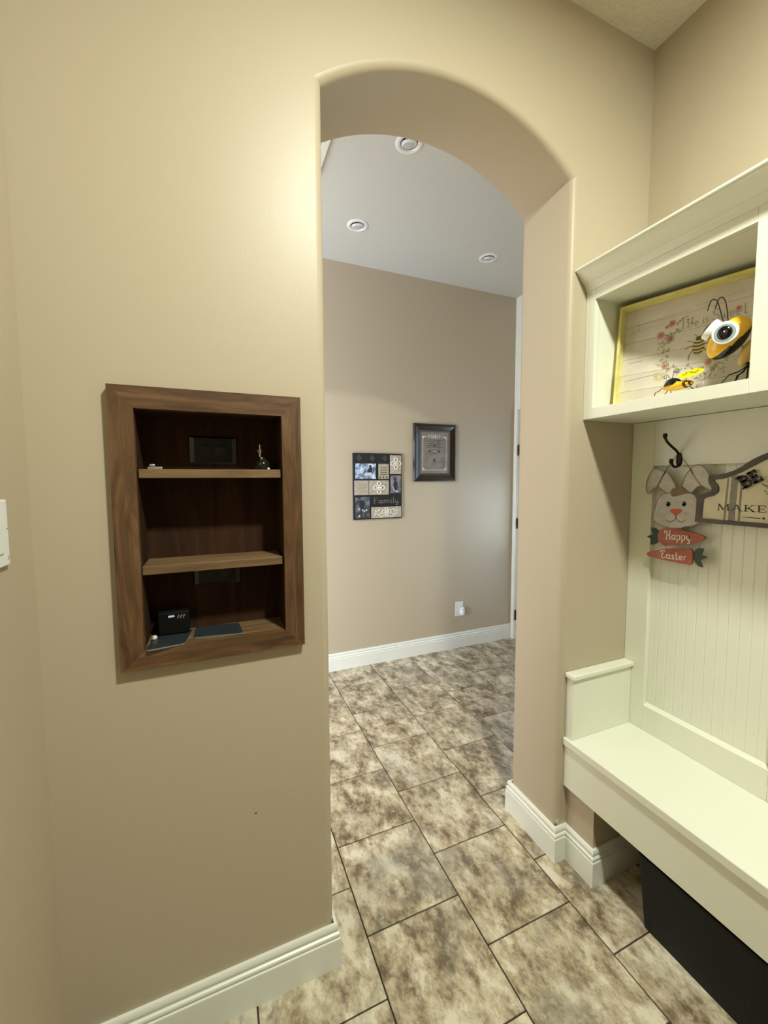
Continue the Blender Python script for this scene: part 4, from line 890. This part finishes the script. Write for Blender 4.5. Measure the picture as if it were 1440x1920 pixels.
# ------------------------------------------------------------------ the two garden bees in the cubby
def frame_of(nv):
    nv = V(nv).normalized(); a = nv.cross(V((0, 0, 1))).normalized(); return nv, a, a.cross(nv)
bg = thing('garden_bee', 'large yellow and black metal bee figure with big goggle eyes, standing in the cubby', 'figurine', (1.28, -.42, 1.6515))
hc = V((1.268, -.4010, 1.7885)); ax = V((0, -.042, .040)); bx = V((0, .0255, .0268)); dx = V((-.032, 0, 0))
nn = (V((-.52, -.30, -.12)) + (bx.normalized() * .85)).normalized()
hd = obj('head', MB().ellipsoid(hc, ax, bx, dx, 36, 26, keep=lambda p: (p - hc).dot(nn) > -.0125), M['bee'], bg)
obj('head_back', MB().ellipsoid(hc, ax * 1.025, bx * 1.06, dx * 1.02, 36, 26, keep=lambda p: (p - hc).dot(nn) < -.0115), M['beeb'], bg)
def eye(c, nv, r, name='eye', th_=.010):
    nv, a, b = frame_of(nv); c = V(c)
    e_ = obj(name, MB().lathe([(r * .96, -th_), (r, -th_ * .7), (r, -.002), (r * .94, .0), (.001, .0)], c, nv, 32), M['beew'], hd)
    obj('iris', MB().lathe([(r * .80, .0001), (r * .78, .0012), (.001, .0012)], c - b * r * .04, nv, 28), M['beeg'], e_)
    obj('pupil', MB().ellipsoid(c - b * r * .02 + nv * .0012, nv * .006, a * r * .56, b * r * .60, 24, 14, keep=lambda p: (p - c).dot(nv) > .0011), M['beeb'], e_)
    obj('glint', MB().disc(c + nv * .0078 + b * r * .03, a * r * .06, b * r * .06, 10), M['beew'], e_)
eye((1.2275, -.4145, 1.7935), (-.86, -.30, -.02), .0285)
eye((1.2540, -.3610, 1.8240), (-.40, .66, .62), .0275, th_=.017)
mb = MB()
mb.tube(smooth_path([(1.25, a, b) for a, b in ((-.3972, 1.8290), (-.3899, 1.8577), (-.3824, 1.8835), (-.3757, 1.8936), (-.3655, 1.8955), (-.3577, 1.8715))], 4), .0013, 8)
obj('antenna', mb, M['iron'], bg)
obj('antenna', MB().tube(smooth_path([(1.26, a, b) for a, b in ((-.4031, 1.8300), (-.399, 1.8626), (-.3929, 1.8878), (-.385, 1.8983), (-.3777, 1.8951), (-.3706, 1.8745))], 4), .0013, 8), M['iron'], bg)
obj('body', MB().ellipsoid((1.292, -.4330, 1.7440), (.006, -.008, .034), (.016, 0, 0), (0, .0135, 0), 20, 14), M['fur'], bg)
obj('abdomen', MB().ellipsoid((1.318, -.452, 1.760), (.028, -.010, .006), (0, .018, 0), (0, 0, .019), 20, 14), M['bee'], bg)
k0 = V((1.290, -.4385, 1.7120)); obj('leg_joint', MB().ellipsoid(k0, (.006, 0, 0), (0, .005, 0), (0, 0, .008), 10, 8), M['iron'], bg)
for pts in (((1.285, -.4225, 1.6990), (1.272, -.4050, 1.6920), (1.250, -.3850, 1.6520)), ((1.292, -.4250, 1.6960), (1.290, -.4180, 1.6900), (1.278, -.4090, 1.6520)), ((1.280, -.4350, 1.6950), (1.262, -.4300, 1.6840), (1.250, -.4270, 1.6520)), ((1.278, -.4440, 1.6930), (1.272, -.4465, 1.6800), (1.262, -.4470, 1.6520)),
            ((1.305, -.4380, 1.6990), (1.318, -.4340, 1.6840), (1.330, -.4300, 1.6520)), ((1.300, -.4460, 1.6990), (1.308, -.4550, 1.6840), (1.316, -.4600, 1.6520))):
    obj('leg', MB().tube([k0] + [V(p) for p in pts], .0017, 7), M['iron'], bg)

sb = thing('garden_bee', 'small yellow bee figure with a black head and curled antennae, left of the large one', 'figurine', (1.25, -.285, 1.6515))
bc = V((1.250, -.2880, 1.6865))
obj('body', MB().ellipsoid(bc, (0, .0425, -.001), (.018, 0, 0), (0, .001, .0125), 26, 16), M['bee'], sb)
obj('head_dome', MB().ellipsoid(V((1.249, -.2755, 1.6890)), (0, .0250, 0), (.0185, 0, 0), (0, 0, .0215), 26, 18, keep=lambda p: p.z > 1.6890 + (p.y + .2755) * -.06), M['beeb'], sb)
obj('stripe', MB().ellipsoid(bc, (0, .0428, -.001), (.0186, 0, 0), (0, .001, .0130), 40, 30, keep=lambda p: -.318 < p.y < -.311), M['beebr'], sb)
obj('stripe', MB().ellipsoid(bc, (0, .0428, -.001), (.0186, 0, 0), (0, .001, .0130), 40, 30, keep=lambda p: -.3275 < p.y < -.3235), M['beebr'], sb)
obj('tail_bead', MB().ellipsoid((1.262, -.3420, 1.6785), (0, .012, -.004), (.006, 0, 0), (0, .002, .0065), 14, 10), M['glassy'], sb)
wg = obj('wing', MB().ellipsoid((1.246, -.3245, 1.7130), (-.002, .0330, -.001), (.014, 0, .0130), (.0012, 0, -.0012), 26, 12), M['wing'], sb)
def sp(c, r0, turns, sgn, a0_, ex_, ez_, n=18):
    return [V(c) + V(ex_) * (r0 * (1 - .8 * k / n) * math.cos(a0_ + sgn * turns * 2 * math.pi * k / n)) + V(ez_) * (r0 * (1 - .8 * k / n) * math.sin(a0_ + sgn * turns * 2 * math.pi * k / n)) for k in range(n + 1)]
mb = MB(); ex_, ez_ = V((0, -1, 0)), V((.7, 0, .7)).normalized(); wc = V((1.2425, -.3245, 1.7140))
p = sp(wc - V((0, -.0150, .0010)), .0070, 1.1, -1, 1.6, ex_, ez_); mb.tube([wc + V((0, -.010, .0020)), wc + V((0, .004, .0030))] + p, .0006, 6)
p = sp(wc + V((0, -.0200, .0010)), .0055, 1.1, -1, -1.4, ex_, ez_); mb.tube([wc + V((0, .004, .0030)), wc + V((0, -.010, -.0012))] + p, .0006, 6)
obj('wing_scroll', mb, M['iron'], wg)
obj('wing', MB().ellipsoid((1.268, -.2500, 1.7010), (.004, .0150, .002), (.006, 0, .0085), (.0010, 0, -.0010), 20, 10), M['wing'], sb)
for b0, cc, r0, s_ in (((1.250, -.2716, 1.7100), (1.250, -.2845, 1.7275), .0088, -1), ((1.250, -.2684, 1.7100), (1.250, -.2530, 1.7185), .0080, 1)):
    p = sp(cc, r0, 1.25, s_, math.pi if s_ < 0 else 0., V((0, -1, 0)), V((0, 0, 1)), 22)
    obj('antenna', MB().tube([V(b0)] + p, .0008, 7), M['iron'], sb)
mb = MB()
for pts in (((1.244, -.2474, 1.6870), (1.240, -.2410, 1.6790), (1.236, -.2330, 1.6760), (1.232, -.2275, 1.6520)), ((1.250, -.2620, 1.6790), (1.246, -.2560, 1.6700), (1.242, -.2500, 1.6520)), ((1.252, -.3200, 1.6790), (1.250, -.3300, 1.6700), (1.248, -.3350, 1.6520)), ((1.262, -.262, 1.680), (1.272, -.256, 1.668), (1.276, -.250, 1.652)), ((1.262, -.315, 1.680), (1.272, -.325, 1.668), (1.276, -.330, 1.652))):
    obj('leg', MB().tube([V(p) for p in pts], .0011, 7), M['iron'], sb)

# ------------------------------------------------------------------ hall: the wall decorations, outlet, downlights
YF = HY1
cf_ = thing('collage_frame', 'black collage board of photos and carved panels lettered Family, on the far wall', 'picture', (1.127, YF - .012, 1.119))
PX0, PX1, PZ0, PZ1 = .932, 1.3225, 1.119, 1.609
obj('board', MB().box(PX0, PX1, YF - .020, YF - .001, PZ0, PZ1, .002), M['fr_dark'], cf_)
def cr(x, y, y0=None): return (PX0 + (x - 150) / 1100. * (PX1 - PX0), PZ1 - (y - 112) / 1495. * (PZ1 - PZ0))
def panel(name, x0, x1, y0, y1, m, d=.004):
    a, b = cr(x0, y1); c_, e_ = cr(x1, y0); return obj(name, MB().box(a, c_, YF - .020 - d, YF - .0202, b, e_, .0012), M[m], cf_), (a, c_, b, e_)
def orn(par, cx, cz_, rx, rz, y, lobes=4, kind='quatrefoil'):
    mb = MB()
    for k in range(lobes):
        t = math.pi / 2 + 2 * math.pi * k / lobes; lx, lz = cx + rx * .60 * math.cos(t), cz_ + rz * .60 * math.sin(t)
        ring = [(lx + rx * .30 * math.cos(s) , y, lz + rz * .30 * math.sin(s)) for s in [2 * math.pi * q / 12 for q in range(13)]]
        mb.tube(ring, .0045, 6); mb.tube([(cx, y, cz_), (lx - rx * .2 * math.cos(t), y, lz - rz * .2 * math.sin(t))], .005, 6)
    mb.ellipsoid((cx, y, cz_), (.009, 0, 0), (0, .004, 0), (0, 0, .009), 10, 8)
    return obj(kind, mb, M['pale'], par)
p1, _ = panel('winter_photo', 195, 645, 345, 688, 'ph1')
mb = MB(); a, b = cr(505, 520); mb.disc((a, YF - .0245, b), (.020, 0, .004), (.008, 0, .030), 12); mb.disc((a + .006, YF - .0246, b + .036), (.010, 0, 0), (0, 0, .011), 12); obj('dark_figure', mb, M['figd'], p1)
mb = MB(); mb.disc((a - .014, YF - .0247, b - .020), (.034, 0, .006), (-.004, 0, .010), 12); obj('light_figure', mb, M['figl'], p1)
p2, r = panel('verse_card', 705, 940, 350, 692, 'card')
mb = MB()
for k, zz in enumerate((435, 490, 545, 590)): a, b = cr(745, zz); c_, _z = cr(905, zz); mb.ribbon([(a, YF - .0245, b), (c_, YF - .0245, b)], .005, (0, -1, 0))
for xx in (740, 815, 890): a, b = cr(xx, 655); mb.disc((a, YF - .0245, b), (.007, 0, 0), (0, 0, .008), 10)
obj('print_marks', mb, M['p_dark'], p2, kind='stuff')
p3, r = panel('carved_panel', 970, 1230, 150, 578, 'stone'); orn(p3, (r[0] + r[1]) / 2, r[2] + .078, .046, .046, YF - .027)
p4, r = panel('carved_panel', 490, 940, 725, 1052, 'stone'); orn(p4, (r[0] + r[1]) / 2, (r[2] + r[3]) / 2, .048, .050, YF - .027)
p5, r = panel('carved_panel', 170, 480, 725, 1052, 'stone'); 
mb = MB(); ccx, ccz = (r[0] + r[1]) / 2, (r[2] + r[3]) / 2
for k in range(8):
    t = k * math.pi / 4; mb.tube([(ccx + .010 * math.cos(t), YF - .0245, ccz + .010 * math.sin(t)), (ccx + .040 * math.cos(t), YF - .0245, ccz + .040 * math.sin(t))], .0022, 5)
mb.tube([(ccx + .030 * math.cos(q * .5236), YF - .0245, ccz + .030 * math.sin(q * .5236)) for q in range(13)], .002, 5); obj('rosette', mb, M['card'], p5)
p6, r = panel('portrait_photo', 980, 1218, 612, 1018, 'ph2')
ccx, ccz = (r[0] + r[1]) / 2, (r[2] + r[3]) / 2
mb = MB(); mb.disc((ccx - .002, YF - .0245, ccz - .012), (.018, 0, 0), (0, 0, .040), 14); mb.disc((ccx - .006, YF - .0247, ccz + .038), (.011, 0, 0), (0, 0, .013), 12); obj('dark_figure', mb, M['figd'], p6)
mb = MB(); mb.ribbon([(ccx - .024, YF - .0248, ccz - .015), (ccx - .016, YF - .0248, ccz - .045), (ccx + .022, YF - .0248, ccz - .058)], .007, (0, -1, 0)); obj('light_figure', mb, M['figl'], p6)
p7, r = panel('dim_photo', 190, 502, 1095, 1572, 'ph3'); ccx, ccz = (r[0] + r[1]) / 2, (r[2] + r[3]) / 2
mb = MB(); mb.disc((ccx - .004, YF - .0245, ccz + .02), (.022, 0, 0), (0, 0, .034), 14); obj('dark_figure', mb, M['figd'], p7)
mb = MB()
for dx_, dz_ in ((.0, -.02), (.014, -.028), (.03, -.02), (-.028, -.012), (-.026, -.062)): mb.disc((ccx + dx_, YF - .0247, ccz + dz_), (.006, 0, .003), (-.002, 0, .006), 8)
obj('light_flecks', mb, M['figl'], p7, kind='stuff')
p8, r = panel('carved_panel', 540, 1228, 1332, 1585, 'stone'); ccx, ccz = (r[0] + r[1]) / 2, (r[2] + r[3]) / 2
orn(p8, ccx, ccz + .004, .040, .036, YF - .027, 4, 'scroll_ornament')
mb = MB()
for s in (-1, 1):
    for (q0, q1, q2) in (((.03, .012), (.055, .026), (.060, .010)), ((.03, -.008), (.058, -.012), (.064, -.028)), ((.02, -.022), (.044, -.032), (.050, -.020)), ((.066, .018), (.082, .006), (.094, .018)), ((.068, -.020), (.084, -.006), (.098, -.018))):
        mb.tube(smooth_path([(ccx + s * q0[0], YF - .026, ccz + q0[1]), (ccx + s * q1[0], YF - .026, ccz + q1[1]), (ccx + s * q2[0], YF - .026, ccz + q2[1])], 4), .0034, 6)
obj('scroll_leaves', mb, M['pale'], p8, kind='stuff')
a, b = cr(585, 1245); c_, e_ = cr(1180, 1115)
obj('lettering', write(MB(), 'Family', (a, YF - .0204, b), (c_ - a, 0, 0), (0, 0, (e_ - b)), (0, -1, 0), w=.12, gap=.05), M['faint2'], cf_)
for xx in (285, 570, 850):
    mb = MB(); a, b = cr(xx, 222)
    for k in range(4): mb.disc((a + .011 * math.cos(k * math.pi / 2), YF - .0203, b + .013 * math.sin(k * math.pi / 2)), (.008, 0, 0), (0, 0, .009), 8)
    obj('faint_floret', mb, M['faint'], cf_)

# bevelled frame with the taupe print
fp = thing('framed_print', 'black frame around a taupe print with a cross, right picture on far wall', 'picture', (1.6135, YF - .012, 1.398))
FX0, FX1, FZ0, FZ1 = 1.424, 1.803, 1.398, 1.8480
def ring_rect(mb, prof, x0, x1, z0, z1, sides=(0, 1, 2, 3)):
    n = len(prof)
    R_ = [[(x0 + d, yy, z0 + d) for d, yy in prof], [(x1 - d, yy, z0 + d) for d, yy in prof], [(x1 - d, yy, z1 - d) for d, yy in prof], [(x0 + d, yy, z1 - d) for d, yy in prof]]
    return R_
prof = [(0, YF - .001), (0, YF - .016), (.004, YF - .022), (.012, YF - .026), (.020, YF - .024), (.046, YF - .012), (.050, YF - .011), (.050, YF - .001)]
R_ = ring_rect(None, prof, FX0, FX1, FZ0, FZ1)
for i in range(4):
    A_, B_ = R_[i], R_[(i + 1) % 4]; n = len(prof); mb = MB(); mb.add(A_ + B_, [[k, (k + 1) % n, n + (k + 1) % n, n + k] for k in range(n)] + [list(range(n)), list(range(n, 2 * n))[::-1]])
    obj('frame_side', mb, M['fr_black'], fp)
prof = [(.0505, YF - .001), (.0505, YF - .0135), (.054, YF - .015), (.060, YF - .0115), (.064, YF - .008), (.064, YF - .001)]
R_ = ring_rect(None, prof, FX0, FX1, FZ0, FZ1); mb = MB()
for i in range(4):
    A_, B_ = R_[i], R_[(i + 1) % 4]; n = len(prof); mb.add(A_ + B_, [[k, (k + 1) % n, n + (k + 1) % n, n + k] for k in range(n)])
obj('inner_slip', mb, M['fr_brown'], fp)
px0, px1, pz0, pz1 = FX0 + .064, FX1 - .064, FZ0 + .064, FZ1 - .064
pr = obj('print', MB().box(px0, px1, YF - .007, YF - .001, pz0, pz1), M['fr_print'], fp)
mb = MB(); yy = YF - .0075; q0, q1, s0, s1 = px0 + .020, px1 - .020, pz0 + .026, pz1 - .034
for a, b in (((q0, s0), (q1, s0)), ((q1, s0), (q1, s1)), ((q0, s1), (q0, s0)), ((q0, s1), (q0 + .04, s1)), ((q1 - .04, s1), (q1, s1))): mb.ribbon([(a[0], yy, a[1]), (b[0], yy, b[1])], .0032, (0, -1, 0))
for x_, z_ in ((q0, s0), (q1, s0), (q0, s1), (q1, s1)):
    sx = 1 if x_ < 1.6 else -1; sz = 1 if z_ < 1.6 else -1; mb.add([(x_, yy, z_), (x_ + sx * .024, yy, z_ + sz * .002), (x_ + sx * .008, yy, z_ + sz * .008), (x_ + sx * .002, yy, z_ + sz * .024)], [(0, 1, 2, 3)])
obj('print_border', mb, M['pale'], pr); mb = MB()
write(mb, 'FAMILY', (px0 + .070, yy, pz1 - .046), (.112, 0, 0), (0, 0, .026), (0, -1, 0), w=.16, gap=.06)
obj('lettering', mb, M['pale'], pr)
mb = MB(); mx_, mz_ = (px0 + px1) / 2 - .002, (pz0 + pz1) / 2 + .012
mb.ribbon([(mx_, yy - .0003, mz_ - .070), (mx_, yy - .0003, mz_ + .040)], .014, (0, -1, 0)); mb.ribbon([(mx_ - .040, yy - .0003, mz_), (mx_ + .040, yy - .0003, mz_)], .012, (0, -1, 0))
for x_, z_ in ((0, .044), (0, -.074), (-.044, 0), (.044, 0)): mb.disc((mx_ + x_, yy - .0003, mz_ + z_), (.011, 0, 0), (0, 0, .010), 10)
obj('cross', mb, M['fr_brown'], pr)
mb = MB(); mb.disc((mx_, yy - .0006, mz_), (.006, 0, 0), (0, 0, .006), 12)
for a, b in (((-.03, 0), (-.01, 0)), ((.01, 0), (.03, 0)), ((-.004, -.02), (-.004, -.055)), ((.004, -.02), (.004, -.055)), ((-.004, .015), (-.004, .03)), ((.004, .015), (.004, .03))): mb.ribbon([(mx_ + a[0], yy - .0006, mz_ + a[1]), (mx_ + b[0], yy - .0006, mz_ + b[1])], .002, (0, -1, 0))
obj('cross_highlights', mb, M['pale'], pr, kind='stuff')
mb = MB()
for k in range(5): mb.ribbon([(px0 + .035, yy, s1 - .028 - k * .014), (px1 - .045 - (k % 2) * .03, yy, s1 - .028 - k * .014)], .004, (0, -1, 0))
obj('verse_lines', mb, M['fr_brown'], pr, kind='stuff')

# outlet with a plug-in
ot = thing('wall_outlet', 'white outlet plate low on the far wall of the hall', 'outlet', (1.857, YF - .004, .268))
obj('cover_plate', MB().box(1.820, 1.895, YF - .006, YF - .0005, .268, .392, .002), M['white'], ot)
obj('socket', MB().box(1.843, 1.872, YF - .0085, YF - .0061, .343, .374, .002), M['white'], ot)
mb = MB()
for dx_ in (-.006, .006): mb.box(1.8575 + dx_ - .001, 1.8575 + dx_ + .001, YF - .0088, YF - .0086, .354, .363)
obj('slots', mb, M['p_grey'], ot)
af = thing('air_freshener', 'white plug-in air freshener in the lower socket of the hall outlet', 'air freshener', (1.872, YF - .03, .270))
obj('body', MB().lathe([(.012, 0), (.017, .006), (.019, .02), (.018, .045), (.0165, .062), (.014, .066), (.001, .066)], (1.876, YF - .028, .282), (0, 0, 1), 20), M['white'], af)
obj('plug_block', MB().box(1.862, 1.890, YF - .022, YF - .0062, .285, .325, .003), M['white'], af)
obj('vent_slot', MB().box(1.864, 1.884, YF - .0455, YF - .0435, .334, .339, .0006), M['p_grey'], af)

# downlights
def downlight(x, y_, lab):
    t = thing('ceiling_downlight', lab, 'ceiling light', (x, y_, H - .012), 'recessed downlights in the hall ceiling')
    obj('trim_ring', MB().lathe([(.064, 0), (.064, .002), (.058, .006), (.046, .007), (.041, .004), (.039, -.0), (.001, -.0)], (x, y_, H - .0002), (0, 0, -1), 32), M['white'], t)
    obj('gimbal', MB().lathe([(.036, 0), (.036, .005), (.031, .009), (.028, .0095), (.024, .006), (.001, .006)], (x, y_, H - .0004), V((.12, .18, -1)), 28), M['white'], t)
    obj('lens', MB().ellipsoid((x, y_, H - .008), (.024, 0, 0), (0, .024, 0), (0, 0, .0035), 20, 10), M['lens'], t)
downlight(.840, 1.360, 'unlit white downlight in the hall ceiling, left one near the far wall')
downlight(1.790, 1.362, 'unlit white downlight in the hall ceiling, right one near the far wall')
downlight(.862, .697, 'unlit white downlight in the hall ceiling, cut off by the top of the arch')
ha = thing('ceiling_hatch', 'white ceiling hatch edge just visible at the top left inside the arch', 'hatch', (.27, .80, H - .012))
obj('frame', MB().box(.010, .040, .53, 1.05, H - .012, H - .0003, .002).box(.497, .527, .53, 1.05, H - .012, H - .0003, .002).box(.040, .497, .53, .56, H - .012, H - .0003, .002).box(.040, .497, 1.02, 1.05, H - .012, H - .0003, .002), M['trim'], ha)
obj('panel', MB().box(.0405, .4965, .5605, 1.0195, H - .006, H - .0003), M['ceil2'], ha)
# the near room's own lamp, above the camera
lm = thing('ceiling_lamp', 'small round flush ceiling lamp above the niche wall', 'ceiling light', (LX, LY, H - .016))
obj('rim', MB().lathe([(.120, 0), (.120, .010), (.112, .014), (.090, .015), (.090, .006), (.084, .004)], (LX, LY, H - .0003), (0, 0, -1), 32), M['white'], lm)
